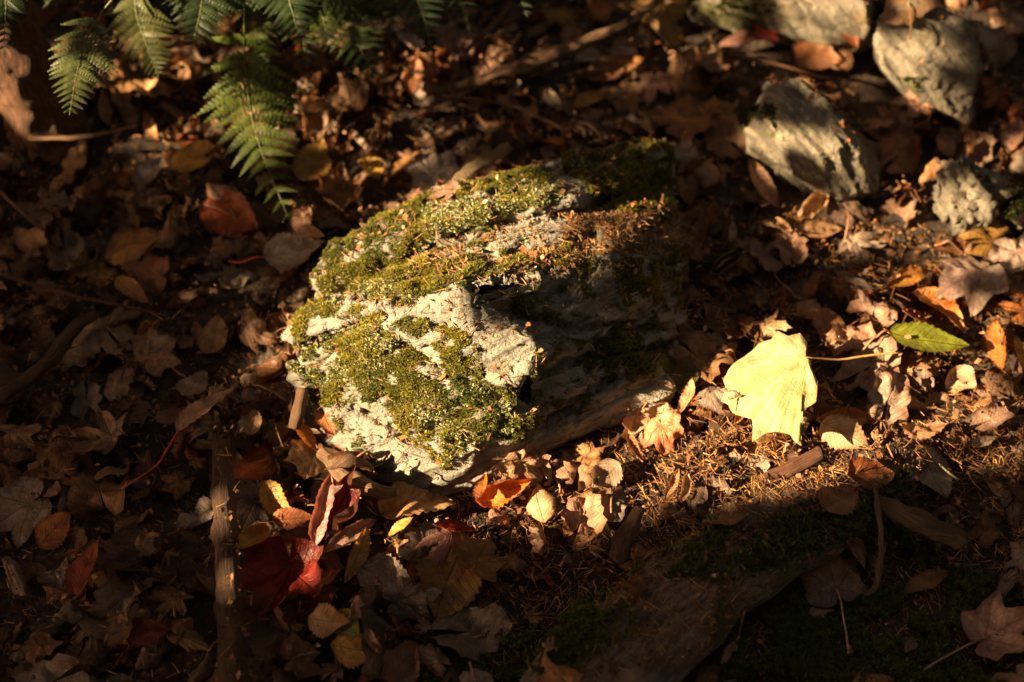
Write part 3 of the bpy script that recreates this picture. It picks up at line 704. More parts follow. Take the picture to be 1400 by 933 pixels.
def leaf_geo(kind, size, bx, by, crumple, lift, fold=0.0, hi=True, seed=None, diag=None):
    if kind == 'ragged': V2, F, UV, rim = ragged_shape(6 if hi else 3)
    else: V2, F, UV, rim = SH[kind if hi else kind+'_lo']
    o = rng.random()*500 if seed is None else seed
    n = len(V2); V = np.zeros((n,3)); V[:,:2] = V2
    if kind not in ('ragged',):     # uneven outline
        V[:,:2] *= (1+0.16*noise(V, 3.0, o+7))[:,None]; V[:,1] += 0.10*V[:,0]**2*(1 if o % 2 > 1 else -1)
    # valley along the veins, ribs between them
    s = (UV[:,0]-0.9*UV[:,1])*8.0; s = np.abs(s-np.floor(s)-0.5)
    V[:,2] += 0.05*np.minimum(UV[:,1], 0.2) + 0.016*s*rim*(0.5+crumple*4) + fold*UV[:,1]
    V[:,2] += crumple*(0.9*noise(V, 2.6, o) + 0.5*noise(V, 6.5, o+30) + 0.25*noise(V, 14, o+60))
    V[:,2] += lift*(rim**3)*(0.10+0.45*(0.5+noise(V, 2.0, o+90)))
    V = V*1.0
    d = rng.random()*6.28 if diag is None else diag
    c_, s_ = math.cos(d), math.sin(d); Rz = np.array([[c_,-s_,0],[s_,c_,0],[0,0,1.0]])
    V = bend(V, 1, by); V = bend(V, 0, bx)
    if abs(crumple) > 0.02 and diag != 0:
        V = bend(V@Rz.T, 0, crumple*rng.normal()*9)@Rz
    return V*size, F, UV, rim
def splat(V):
    i, j = hidx(V[:,0], V[:,1])
    for di, dj in ((0,0),(1,0),(0,1),(-1,0),(0,-1)):
        np.maximum.at(HF, (np.clip(i+di,0,HN-1), np.clip(j+dj,0,HN-1)), V[:,2])
def settle(V, x, y, heading, tilt=(0,0), flip=False, q=0.75, follow=1.0, extra=0.0, zc=None):
    if flip: V = V*np.array([1,-1,-1])
    Rm = rotm('Z', heading)@rotm('Y', tilt[0])@rotm('X', tilt[1])
    V = V@Rm.T
    ci, cj = hidx(np.array([x]), np.array([y])); cap = (HF[ci[0],cj[0]]+0.028) if zc is None else min(HF[ci[0],cj[0]]+0.028, zc+0.012)
    i, j = hidx(V[:,0]+x, V[:,1]+y); h = np.minimum(HF[i,j], cap)
    A = np.stack([V[:,0], V[:,1], np.ones(len(V))], 1)
    sol, *_ = np.linalg.lstsq(A, h, rcond=None); nrm = Vector((-sol[0], -sol[1], 1)).normalized()
    ang = min(Vector((0,0,1)).angle(nrm), R(32))*follow
    axis = Vector((0,0,1)).cross(nrm)
    if axis.length > 1e-6: V = V@np.array(Matrix.Rotation(ang, 3, axis.normalized())).T
    i, j = hidx(V[:,0]+x, V[:,1]+y); h = np.minimum(HF[i,j], cap)
    dz = np.quantile(h-V[:,2], q) + extra
    V = V + np.array([x, y, dz]); return V
def leaf_color(V, UV, rim, c1, c2=None, seed=0.0, edge=0.75):
    c1 = np.array(c1); c2 = np.array(c2) if c2 is not None else c1*0.8
    t = np.clip(0.5+1.1*noise(V, 22, seed)+0.35*(rim-0.5), 0, 1)[:,None]
    c = c1*(1-t)+c2*t
    return c*(1-(1-edge)*np.clip((rim-0.8)/0.2,0,1))[:,None]
# real leaf colours
TAN=(.42,.23,.11); PALE=(.57,.37,.21); CREAM=(.68,.49,.28); BRN=(.22,.105,.045); DBR=(.10,.052,.027); ORG=(.52,.18,.04); RUS=(.32,.10,.03)
GRY=(.32,.25,.20); PNK=(.46,.27,.19); OCH=(.46,.27,.07); YEL=(.70,.46,.09); RED=(.30,.035,.02); DRD=(.14,.022,.015); GRN=(.22,.26,.04); PYE=(.86,.82,.50)
STALK = {}
def add_stalk(root, V, kind, size, curve, col, length=0.8, tiprad=0.0011):
    """stalk from the leaf base (vertex 0 side) onto the litter"""
    if kind.startswith('maple') or kind == 'ragged': b = V[0]; fwd = V[0]-V[min(3+len(V)//2, len(V)-1)]
    else:
        nv = {'oval':11,'slim':9,'wide':13}[kind]; b = V[nv//2]; fwd = V[nv//2]-V[nv//2+nv*3]
    fwd = np.array(curve) if curve is not None else fwd
    fwd = fwd/np.linalg.norm(fwd); L = size*length
    pts = [b - fwd*0.002]
    side = np.cross(fwd, (0,0,1)); cv = rng.normal()*0.18
    for k in range(1,6):
        p = b + fwd*L*k/5 + side*L*cv*(k/5)**2; i, j = hidx(np.array([p[0]]), np.array([p[1]]))
        p[2] = max(b[2]*(1-k/5)+HF[i[0],j[0]]*(k/5)+0.003, HF[i[0],j[0]]*0+b[2]-0.02); pts.append(p)
    pp = curve_pts(pts, 12); SV, SF = tube(pp, list(np.linspace(tiprad*1.0, tiprad*1.3, 12)), 5)
    return link('stalk', mesh_np('stalk', SV, SF, M_STALK, True, np.tile(np.array([col]), (len(SV),1))), root)

rock_outline = [(388,500),(400,425),(430,370),(480,310),(560,268),(660,232),(760,206),(870,190),(920,198),(932,330),(935,470),(918,548),(800,588),(720,612),(650,655),(575,672),(500,640),(450,580)]
small_outlines = [[(-40,-20),(75,-20),(75,185),(-40,185)], [(985,160),(1040,80),(1120,90),(1200,190),(1215,275),(1110,280),(1040,235)], [(1195,30),(1240,0),(1330,15),(1345,90),(1330,160),(1230,130)], [(940,-10),(1190,0),(1190,75),(1050,70),(950,30)], [(1250,300),(1280,215),(1360,205),(1390,290),(1300,320)]]
needle_poly = [(700,690),(760,600),(860,600),(1000,560),(1100,560),(1240,600),(1400,560),(1400,933),(640,933),(560,860),(560,760)]
stick_poly = [(285,600),(335,600),(350,940),(290,940)]
root_poly = [(760,933),(830,840),(950,770),(1080,690),(1180,660),(1120,760),(1000,860),(900,933)]
moss_poly = [(980,800),(1080,690),(1200,660),(1300,800),(1400,933),(560,933),(800,820)]

# lower layer of litter: nobody could count it
pal_lo = [TAN,BRN,BRN,BRN,DBR,DBR,GRY,TAN,RUS,(.27,.17,.10),(.16,.09,.05)]
LV, LF3, LF4, LC, LU = [], [], [], [], []
off = 0; cnt = 0
for it in range(4300):
    x = -1.0 + 2.0*rng.random(); y = -0.72 + 1.85*rng.random(); z0 = 0.02
    px, py = to_px((x, y, z0)); px, py = px[0], py[0]
    if in_poly(px, py, rock_outline) or any(in_poly(px, py, s) for s in small_outlines): continue
    if in_poly(px, py, stick_poly) and rng.random() < .9: continue
    if in_poly(px, py, root_poly) and rng.random() < 0.93: continue
    inn = in_poly(px, py, needle_poly) and py > 600
    if inn and rng.random() < 0.30: continue
    if in_poly(px, py, moss_poly) and rng.random() < 0.8: continue
    kind = rng.choice(['maple','maplew','oval','slim','wide','ragged','ragged'])
    size = (0.026+0.034*rng.random())*(0.6 if inn else 1.0); size *= 0.62 if kind.startswith('maple') else 1
    V, F, UV, rim = leaf_geo(kind, size, rng.normal()*1.3, rng.normal()*2.2, 0.09+0.15*rng.random(), rng.normal()*0.5, hi=False)
    V = settle(V, x, y, rng.random()*6.28, (rng.normal()*0.3, rng.normal()*0.3), rng.random()<0.5, q=0.62, follow=0.8)
    if V[:,2].max() > 0.05: continue
    splat(V); np.minimum(HF, np.maximum(HF, 0)+1, out=HF)
    c = np.array(pal_lo[rng.integers(len(pal_lo))])*(0.7+0.5*rng.random())
    LC.append(leaf_color(V, UV, rim, c, None, it*3.3)); LV.append(V); LU.append(UV)
    LF4.append(F[0]+off)
    if len(F) > 1: LF3.append(F[1]+off)
    off += len(V); cnt += 1
print('litter leaves', cnt, 'verts', off)
tag(link('leaf_litter', mesh_np('leaf_litter', np.vstack(LV), [np.vstack(LF4), np.vstack(LF3)], M_LEAF, True, np.vstack(LC), np.vstack(LU))),
    'deep layer of dead brown leaves and leaf scraps on the forest floor', kind='stuff')

# ---------------------------------------------------------------- needles, ground moss, crumbs
def flat_points(polys_a, K, xr=(-0.95,0.95), yr=(-0.7,0.9)):
    x = xr[0]+(xr[1]-xr[0])*rng.random(K); y = yr[0]+(yr[1]-yr[0])*rng.random(K); i, j = hidx(x, y); z = HF[i,j]
    P = np.stack([x,y,z],1); px, py = to_px(P)
    a = cover(polys_a, px+25*noise(P,12,4), py+25*noise(P,12,14))
    return P[rng.random(K) < a]
def needles(P, tiltamp, length, cols, width=0.00052):
    K = len(P); h = rng.random(K)*6.283; t = rng.normal(size=K)*tiltamp
    d = np.stack([np.cos(h)*np.cos(t), np.sin(h)*np.cos(t), np.sin(t)], 1); L = (length*(0.5+0.8*rng.random(K)))[:,None]
    u = np.cross(d, (0,0,1.0)); u /= np.maximum(np.linalg.norm(u,axis=1),1e-6)[:,None]; w = np.cross(u, d)
    bd = u*L*0.05*rng.normal(size=(K,1)); Wd = width*(0.7+0.7*rng.random((K,1)))
    ring = []
    for q, o in ((-.5,0),(0,1),(.5,0)):
        c = P + d*L*q + bd*o; r = Wd*(1 if q < .4 else .35)
        ring += [c+u*r, c+w*r, c-u*r, c-w*r]
    V = np.stack(ring,1).reshape(-1,3); b = np.arange(K)[:,None]*12; F = []
    for s in (0,4):
        for k in range(4): F.append(np.concatenate([b+s+k, b+s+(k+1)%4, b+s+4+(k+1)%4, b+s+4+k],1))
    return V, np.concatenate(F), np.repeat(cols, 12, 0)
NZONE = [([(560,700),(760,600),(900,580),(1000,560),(1240,590),(1400,540),(1400,933),(560,933)], 0.30), ([(700,640),(1000,580),(1130,600),(1160,660),(940,740),(700,720)], 0.6),
         ([(640,750),(900,690),(960,740),(780,900),(600,880)], .45), (root_poly, 0.03), ([(560,300),(1400,300),(1400,600),(900,600)], .16), ([(0,0),(1400,0),(1400,933),(0,933)], .045), ([(1240,590),(1400,540),(1400,660),(1280,660)], .6)]
P = flat_points(NZONE, 230000); P[:,2] += 0.001+0.004*rng.random(len(P))
V, F, C = needles(P, 0.22, 0.0155, pick_cols(len(P), [(.40,.19,.06),(.24,.11,.04),(.46,.27,.11),(.12,.06,.03),(.10,.05,.025),(.33,.14,.04),(.18,.08,.03)]))
splat(P+np.array([0,0,.0015])); print('needles', len(P))
tag(link('fallen_needles', mesh_np('fallen_needles', V, F, M_NEEDLE, True, C)), 'brown and orange conifer needles strewn over the ground', kind='stuff')
P, n = sample_surface(RV, RF, 110000); px, py = to_px(P); k = (rng.random(len(P)) < np.maximum(cover(NEED, px, py), 0.03)) & (n[:,2] > .3); P = P[k]+n[k]*0.002
V, F, C = needles(P, 0.25, 0.015, pick_cols(len(P), [(.36,.19,.08),(.28,.14,.06),(.45,.28,.13)]))
tag(link('needles', mesh_np('needles', V, F, M_NEEDLE, True, C), mossy_rock), 'brown needles caught on the ledge', kind='stuff')
# leaf crumbs
P = flat_points([([(0,0),(1400,0),(1400,933),(0,933)], .5), (root_poly, .1)], 40000); K = len(P)
h = rng.random(K)*6.28; u = np.stack([np.cos(h),np.sin(h),rng.normal(size=K)*.5],1); w = np.stack([-np.sin(h),np.cos(h),rng.normal(size=K)*.5],1); s = (0.001+0.0032*rng.random((K,1))**2)
V = np.stack([P-u*s, P-w*s*.7+[0,0,.001], P+u*s*1.1, P+w*s*.6+[0,0,.002]],1).reshape(-1,3); V[:,2] += 0.002
tag(link('leaf_crumbs', mesh_np('leaf_crumbs', V, np.arange(len(V)).reshape(-1,4), M_NEEDLE, False, np.repeat(pick_cols(K, [TAN,BRN,BRN,DBR,RUS]),4,0))), 'small broken scraps of dead leaves', kind='stuff')
# moss on the ground and on the root
P = flat_points([([(1000,760),(1090,690),(1200,660),(1240,760),(1220,860),(1100,933),(960,933)], .9), ([(560,900),(830,810),(880,860),(800,933),(560,933)], .7), ([(800,600+30),(860,780),(990,700),(1060,690),(980,740),(860,800)], .25), ([(1200,740),(1400,800),(1400,933),(1100,933)], .4)], 700000, yr=(-0.7,0.0))
nn = np.tile([0,0,1.0], (len(P),1)); px, py = to_px(P); k = (noise(P, 18, 33)+.5*noise(P,60,3) > -0.05) & ~(in_poly(px, py, root_poly) & (rng.random(len(P)) < .9)); P = P[k]; nn = nn[k]
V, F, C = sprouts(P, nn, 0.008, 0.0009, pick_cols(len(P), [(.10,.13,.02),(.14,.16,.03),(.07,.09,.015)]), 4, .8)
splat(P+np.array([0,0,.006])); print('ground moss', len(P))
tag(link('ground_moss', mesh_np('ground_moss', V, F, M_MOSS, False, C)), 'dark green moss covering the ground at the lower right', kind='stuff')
P, n = sample_surface(rootV, rootF, 200000); px, py = to_px(P); k = (cover([([(900,790),(1080,690),(1150,680),(1240,640),(1250,700),(1100,760),(1000,800)], .6), ([(740,933),(830,840),(950,760),(880,800),(800,880),(770,933)], .6)], px, py) + 0.5*noise(P, 20, 5) > rng.random(len(P))*0.5+0.35) & (n[:,2] > 0)
V, F, C = sprouts(P[k], n[k], 0.006, 0.0008, pick_cols(k.sum(), [(.09,.12,.02),(.12,.14,.03),(.06,.08,.015)]), 4, .8)
tag(link('moss', mesh_np('moss', V, F, M_MOSS, False, C), root_o), 'thin dark green moss', kind='stuff')

# single leaves -------------------------------------------------
ALL = []
def hz_at(px, py):
    z = 0.24                       # walk down the line of sight to the first surface
    while z > -0.03:
        p = at(px, py, z); i, j = hidx(np.array([p.x]), np.array([p.y]))
        if HF[i[0],j[0]] >= z: break
        z -= 0.002
    return at(px, py, z)
def put_leaf(kind, px, py, spx, deg, c1, c2=None, bx=0, by=0, crumple=0.05, lift=0.1, tilt=(0,0), flip=False, q=0.8, fold=0.0, label=None, stalk=None, stalklen=0.9, stalkcol=(.35,.17,.08),
             name=None, mat=None, follow=1.0, extra=0.0, diag=None, xy=None, upward=0.0):
    p = hz_at(px, py) if xy is None else Vector(xy)
    size = spx*0.86e-3*(p-cam_loc).length/1.68
    if kind.startswith('maple'): size *= 0.72
    a = R(deg); heading = math.atan2(math.sin(a)/math.sin(PITCH), math.cos(a))
    V, F, UV, rim = leaf_geo(kind, size, bx, by, crumple, lift, fold, True, diag=diag)
    V = settle(V, p.x, p.y, heading, (tilt[0]-upward, tilt[1]), flip, q, follow, extra, p.z)
    splat(V)
    C = leaf_color(V, UV, rim, c1, c2, px*0.13+py*0.07)
    cen = V.mean(0)
    nm = name or {'maple_fan':'maple_leaf','maple':'maple_leaf','maplew':'maple_leaf','oval':'beech_leaf','slim':'narrow_leaf','wide':'broad_leaf','ragged':'torn_leaf'}[kind]
    o = link(nm, mesh_np(nm, V-cen, F, mat or M_LEAF, True, C, UV)); o.location = cen
    if stalk is not None:
        cv = None
        if stalk is not True:
            s = R(stalk); cv = (math.cos(s), math.sin(s)/math.sin(PITCH), -0.02)
        st = add_stalk(o, V, kind, size, cv, stalkcol, stalklen); st.data.transform(Matrix.Translation(-Vector(cen)))
    tag(o, label, 'leaf', 'fallen leaves on the forest floor')
    ALL.append(dict(o=o, px=px, py=py, label=label, kind=kind)); return o

HEROES = [
 # kind, px, py, length px, heading, colour 1, colour 2, options
 ('wide',1128,452,60,250,BRN,TAN,dict(label='rounded dull brown leaf in the shadow above the bright yellow leaf')),
 ('oval',1112,392,55,60,BRN,RUS,dict(label='brown upright leaf in the shade right of the mossy rock',by=1.2)),
 ('maplew',1060,497,85,120,(.35,.30,.06),OCH,dict(label='olive brown leaf tucked under the top edge of the yellow maple leaf')),
 ('oval',1018,545,60,240,CREAM,ORG,dict(label='small curled cream leaf under the left lobe of the yellow leaf',by=2.2)),
 ('oval',1155,568,84,8,PALE,TAN,dict(label='ribbed light tan leaf right below the yellow maple leaf',by=1.6,crumple=.1,lift=.4)),
 ('wide',1152,603,74,-28,CREAM,PALE,dict(label='pale pointed leaf below the ribbed tan one with a dark veined underside',by=1.2,flip=True)),
 ('ragged',1190,500,70,20,PNK,GRY,dict(label='shrivelled pinkish grey leaf above the yellow leaf stalk',crumple=.28)),
 ('ragged',1215,545,62,70,GRY,PNK,dict(label='crumpled grey pink leaf below the green leaf',crumple=.26)),
 ('ragged',1165,468,50,10,PALE,PNK,dict(label='small crumpled pale leaf left of the green leaf',crumple=.25)),
 ('oval',1262,590,70,15,TAN,PNK,dict(label='bulging tan leaf right of the pale pointed leaf',by=1.5,crumple=.12)),
 ('oval',1258,436,54,-10,RUS,RED,dict(label='dark rusty red leaf under the glowing orange tan leaf')),
 ('oval',1265,473,108,-6,(.30,.34,.04),(.22,.27,.03),dict(label='yellow green leaf lying flat at the right of the sunny patch',mat='f',crumple=.02,lift=.05,by=.4,q=.95,follow=.3,diag=0,extra=.004,stalk=200,stalklen=.4)),
 ('slim',1243,378,78,22,YEL,ORG,dict(label='golden curled leaf pointing up right above the orange leaf',by=1.6,mat='f',q=.9)),
 ('oval',1284,428,82,-42,(.80,.42,.12),ORG,dict(label='glowing orange tan leaf with ribs just above the green leaf',by=1.6,mat='f',q=.9,crumple=.06)),
 ('slim',1364,472,84,82,(.85,.40,.10),ORG,dict(label='bright orange ribbed leaf standing near the right edge',by=1.3,mat='f',q=.9)),
 ('oval',1395,490,60,100,YEL,OCH,dict(label='yellow leaf cut by the right edge of the photo',mat='f')),
 ('maplew',1322,385,100,200,(.48,.34,.30),GRY,dict(label='large mauve leaf with holes right of the golden curled leaf',crumple=.10,lift=.3,q=.9,extra=.006)),
 ('maplew',1385,362,80,240,(.46,.36,.32),GRY,dict(label='grey mauve crumpled leaf at the right edge below the jagged rock',crumple=.14,lift=.3)),
 ('maple',1392,432,60,170,(.6,.25,.08),ORG,dict(label='small orange lobed leaf at the right edge above the yellow one')),
 ('oval',1112,290,74,35,CREAM,PALE,dict(label='pale arched leaf at the foot of the grey streaked rock',by=1.8,bx=.8,crumple=.14,lift=.4,q=.9)),
 ('oval',1062,316,62,-50,CREAM,TAN,dict(label='pale curled leaf left of the arched leaf in the sun',by=1.8,crumple=.14,q=.9)),
 ('slim',1042,258,76,-58,PNK,PALE,dict(label='long pinkish leaf leaning on the left foot of the grey streaked rock',by=1.5,q=.95)),
 ('oval',1120,318,60,5,PALE,TAN,dict(label='flat pale leaf below the pale arched leaf',by=1.0)),
 ('oval',1000,318,34,80,CREAM,PNK,dict(label='small bright leaf stub left of the sunny pale leaves',by=2.5)),
 ('maple',1207,172,62,150,PNK,TAN,dict(label='pinkish leaf left under the round buff boulder',crumple=.12)),
 ('oval',1385,190,66,60,PNK,GRY,dict(label='pinkish leaf right of the round buff boulder near the edge',by=1.5)),
 ('oval',1290,200,50,110,PNK,TAN,dict(label='upright pink brown leaf under the round buff boulder',by=1.9)),
 ('ragged',1230,215,55,40,TAN,RUS,dict(label='torn tan leaf between the grey streaked rock and the jagged rock',crumple=.2)),
 ('slim',1012,62,66,10,(.62,.34,.30),PNK,dict(label='bright pink leaf with a raised tip beside the long pale rock',by=1.2,q=.95,upward=.1)),
 ('maple',1045,47,55,70,RED,DRD,dict(label='deep red leaf behind the bright pink leaf',q=.95)),
 ('wide',1115,82,66,-20,RUS,BRN,dict(label='rust brown leaf in front of the long pale rock')),
 ('oval',1160,55,46,-60,RUS,BRN,dict(label='rust brown leaf stuck to the front of the long pale rock',by=1.0,q=.9)),
 ('maplew',940,165,105,20,(.34,.17,.06),BRN,dict(label='big flat brown maple leaf above the right end of the mossy rock')),
 ('maple',892,122,66,250,GRY,PNK,dict(label='grey star shaped leaf left of the big flat brown leaf')),
 ('oval',838,96,84,8,(.40,.17,.05),BRN,dict(label='long orange brown leaf at the top just right of the pink leaf tip',by=1.2)),
 ('oval',810,136,62,30,OCH,BRN,dict(label='ochre leaf below the long orange brown leaf',by=1.4)),
 ('slim',753,140,62,-52,(.20,.22,.13),GRY,dict(label='dull green grey narrow leaf below the long slanting branch',by=.6)),
 ('wide',802,85,42,200,PNK,GRY,dict(label='little pink leaf under the long slanting branch',q=.95)),
 ('oval',938,262,62,88,BRN,OCH,dict(label='narrow ochre brown leaf standing by the right back of the mossy rock',by=1.3)),
 ('maple',930,215,64,200,(.2,.15,.14),GRY,dict(label='dark grey leaf at the right back corner of the mossy rock')),
 ('wide',935,513,58,75,(.11,.13,.02),DBR,dict(label='dull dark green leaf touching the right end of the mossy rock',mat='f')),
 ('slim',940,548,62,55,PALE,TAN,dict(label='light narrow leaf in the sun below the dark green leaf',by=1.8,q=.9)),
 ('ragged',888,585,62,30,CREAM,PNK,dict(label='crinkled cream leaf at the right foot of the mossy rock',crumple=.25,lift=.5)),
 ('maplew',905,592,64,280,(.80,.36,.20),(.6,.22,.1),dict(label='coral pink leaf beside the crinkled cream leaf',crumple=.14,q=.95)),
 ('slim',865,608,54,-60,(.6,.28,.1),TAN,dict(label='thin orange tan leaf below the right end of the mossy rock',by=2.0)),
 ('slim',742,640,74,-70,CREAM,PALE,dict(label='rolled cream leaf leaning against the foot of the mossy rock front',by=3.4,bx=.6,q=.85)),
 ('ragged',712,632,58,10,PALE,PNK,dict(label='crumpled pale leaf at the foot of the rock left of the rolled leaf',crumple=.25)),
 ('ragged',790,640,66,80,TAN,PNK,dict(label='crumpled pinkish tan leaf right of the rolled cream leaf',crumple=.25)),
 ('wide',826,655,62,220,PALE,GRY,dict(label='smooth grey tan leaf with a bright rim in front of the mossy rock',bx=1.0,lift=.4)),
 ('ragged',795,715,60,60,PNK,TAN,dict(label='crinkled pinkish leaf right of the cream leaf',crumple=.28)),
 ('ragged',735,745,52,0,GRY,TAN,dict(label='crinkled grey leaf just below the cream leaf',crumple=.28)),
 ('wide',735,695,66,100,CREAM,PALE,dict(label='domed cream leaf in front of the mossy rock beside the orange leaf',bx=-1.2,by=-1.2,q=.9,lift=-.2,crumple=.05)),
 ('wide',690,672,78,15,(.85,.30,.05),ORG,dict(label='vivid orange curled leaf in front of the mossy rock',by=2.0,crumple=.10,q=.9,mat='f',lift=.5)),
 ('oval',660,668,50,80,(.70,.24,.04),RUS,dict(label='small orange leaf joined to the left of the vivid orange leaf',by=2.4,q=.9,mat='f')),
 ('oval',572,697,112,8,(.52,.33,.13),TAN,dict(label='long wavy tan leaf with ribs below the front of the mossy rock',by=-1.4,bx=-.9,crumple=.13,q=.9,lift=.2)),
 ('maple',612,748,84,250,(.16,.015,.012),(.55,.25,.22),dict(label='folded dark red leaf with a pink back below the wavy tan leaf',by=2.2,q=.95,mat='f',flip=True)),
 ('slim',620,722,70,10,(.62,.10,.04),RED,dict(label='bright red curled leaf edge above the folded dark red leaf',by=1.6,q=.95,mat='f')),
 ('slim',548,722,50,20,YEL,OCH,dict(label='small yellow curled leaf left of the folded red leaf',by=1.6,q=.95)),
 ('wide',612,808,128,248,(.36,.21,.07),(.30,.16,.06),dict(label='large ochre brown leaf pointing down below the folded red leaf',crumple=.06,by=.5,q=.95,extra=.008,lift=.1)),
 ('maplew',655,762,80,60,(.38,.21,.07),BRN,dict(label='ochre brown lobed leaf over the top of the large down pointing leaf',crumple=.06,q=.95)),
 ('maplew',463,712,120,60,(.17,.025,.018),(.12,.02,.018),dict(label='dark red leaf with rolled pink edges left of the wavy tan leaf',by=2.6,q=.95,extra=.012,mat='f',lift=.9,diag=0)),
 ('slim',442,712,100,80,(.55,.30,.27),(.45,.12,.10),dict(label='rolled pink edge strip of leaf on the left of the dark red leaf',by=4.0,q=.97,extra=.012)),
 ('slim',480,738,90,32,(.45,.28,.23),PNK,dict(label='long rolled pink grey leaf under the dark red leaf',by=3.2,q=.95)),
 ('maplew',392,805,150,258,(.24,.028,.018),(.14,.018,.014),dict(label='big red maple leaf with a water drop at the lower left',crumple=.06,by=.7,bx=.5,q=.95,extra=.012,mat='f',lift=.4,diag=0)),
 ('wide',350,645,88,200,(.52,.16,.03),(.34,.07,.02),dict(label='red orange oval leaf beside the top of the straight stick',by=1.0,q=.95,mat='f')),
 ('oval',380,688,80,-50,(.50,.30,.08),OCH,dict(label='amber leaf under the red orange oval leaf',by=1.2,q=.95,mat='f')),
 ('maplew',338,700,70,200,(.18,.13,.13),DBR,dict(label='dark mauve leaf against the right side of the straight stick')),
 ('wide',345,748,60,220,(.62,.34,.08),OCH,dict(label='small curled ochre leaf at the stick above the big red maple leaf',by=2.0,q=.95,mat='f',lift=.6)),
 ('oval',400,712,60,0,(.5,.22,.04),RUS,dict(label='orange brown leaf above the big red maple leaf')),
 ('wide',478,858,52,-40,(.16,.17,.04),OCH,dict(label='green edged leaf under the cream blotched leaf',q=.85,mat='f')),
 ('wide',450,850,64,-12,PALE,TAN,dict(label='cream blotched leaf right below the big red maple leaf',q=.95)),
 ('maplew',428,640,78,260,PALE,TAN,dict(label='creased tan leaf at the left foot of the mossy rock',crumple=.12,q=.95)),
 ('oval',418,600,50,-40,(.62,.24,.06),ORG,dict(label='small orange leaf between the stubby stick and the mossy rock',q=.95,by=1.5)),
 ('oval',445,572,58,-60,(.45,.18,.06),RUS,dict(label='orange brown leaf wedged under the left side of the mossy rock',q=.9,by=1.6)),
 ('slim',490,765,84,70,(.42,.26,.08),OCH,dict(label='ribbed golden brown leaf below the long rolled pink leaf',by=1.6,q=.9)),
 ('wide',528,795,84,-20,(.25,.18,.13),GRY,dict(label='flat grey brown leaf right of the knobbly stick top',crumple=.08)),
 ('wide',490,895,70,-8,OCH,BRN,dict(label='ochre leaf at the bottom edge below the green edged leaf')),
 ('maple',140,600,98,170,(.42,.29,.23),TAN,dict(label='pale pinkish maple leaf in the shade left of the straight stick',crumple=.08,q=.95,lift=.3)),
 ('oval',283,564,96,38,(.44,.30,.24),PNK,dict(label='smooth pinkish oval leaf left of the stubby stick with a red stalk',by=1.0,q=.95,stalk=232,stalkcol=(.35,.05,.03),stalklen=1.0)),
 ('wide',268,530,56,60,(.33,.25,.21),GRY,dict(label='grey leaf under the smooth pinkish oval leaf')),
 ('maplew',217,490,66,40,PNK,(.4,.28,.2),dict(label='small pale pink leaf in the middle of the shade on the left',q=.95,crumple=.12)),
 ('wide',295,462,60,80,(.38,.25,.12),TAN,dict(label='ribbed tan leaf upright in the shade left of the mossy rock',by=1.2,q=.9)),
 ('maplew',30,705,100,210,(.36,.27,.24),GRY,dict(label='grey mauve leaf with insect holes at the left edge',crumple=.07,q=.95)),
 ('wide',118,775,76,70,(.26,.04,.02),RUS,dict(label='dark red leaf with an orange tip in the lower left',by=2.0,q=.95,mat='f')),
 ('wide',205,872,56,10,(.17,.02,.015),DRD,dict(label='round crimson leaf near the bottom left of the straight stick',q=.95,mat='f')),
 ('wide',75,725,62,40,(.34,.14,.04),RUS,dict(label='orange brown leaf right of the holed mauve leaf')),
 ('wide',187,345,84,20,(.46,.25,.10),BRN,dict(label='humped light brown leaf in the shade below the yellow leaf',bx=-1.8,by=-1.0,q=.95,crumple=.1)),
 ('oval',178,395,60,-30,(.42,.25,.11),TAN,dict(label='tan leaf below the humped light brown leaf',by=1.5)),
 ('wide',318,305,96,-25,(.28,.06,.02),RUS,dict(label='big dull red leaf just below the large fern frond',by=.6,q=.95,mat='f')),
 ('wide',402,350,86,10,(.42,.36,.32),GRY,dict(label='pale grey leaf touching the left back of the mossy rock',q=.95,crumple=.06,stalk=170,stalkcol=(.4,.05,.05),stalklen=.6)),
 ('oval',425,318,40,-10,PNK,PALE,dict(label='small pinkish leaf above the pale grey leaf',by=1.6)),
 ('wide',430,225,74,70,(.50,.32,.06),OCH,dict(label='mustard yellow leaf right of the large fern frond',q=.95,mat='f',by=1.0)),
 ('oval',205,243,58,48,(.34,.31,.31),GRY,dict(label='blue grey oval leaf left of the large fern frond',q=.95)),
 ('wide',262,226,70,200,(.60,.38,.05),OCH,dict(label='yellow leaf half under the large fern frond',q=.95,mat='f')),
 ('maplew',470,272,100,30,(.36,.19,.08),BRN,dict(label='large brown lobed leaf behind the mossy rock on its left',crumple=.12,lift=.4,by=1.0)),
 ('maplew',590,238,86,120,(.30,.25,.24),GRY,dict(label='grey lobed leaf behind the mossy rock left of the wood splinter',crumple=.08,q=.95)),
 ('maple',612,265,56,200,(.45,.28,.22),PNK,dict(label='small pink brown leaf draped on the back edge of the mossy rock',q=.95)),
 ('slim',548,225,70,30,OCH,BRN,dict(label='narrow brown leaf left of the grey lobed leaf',by=1.5)),
 ('wide',510,228,44,-60,(.48,.30,.06),OCH,dict(label='small ochre leaf above the large brown lobed leaf')),
 ('maple',190,125,118,-30,(.66,.42,.18),TAN,dict(label='big golden tan lobed leaf in the sun spot beside the tree trunk',crumple=.10,q=.95,lift=.3)),
 ('slim',145,150,66,-70,(.5,.33,.2),PALE,dict(label='curled pale leaf left of the golden tan lobed leaf',by=2.0)),
 ('slim',208,182,60,-60,(.66,.40,.16),TAN,dict(label='narrow tan leaf below the golden tan lobed leaf',by=1.6)),
 ('slim',238,160,52,-35,(.5,.30,.16),PNK,dict(label='narrow brown leaf between the golden leaf and the fern frond',by=2.0)),
 ('wide',214,42,54,100,(.66,.30,.05),ORG,dict(label='orange leaf lit behind the ferns at the top left',by=1.8,mat='f')),
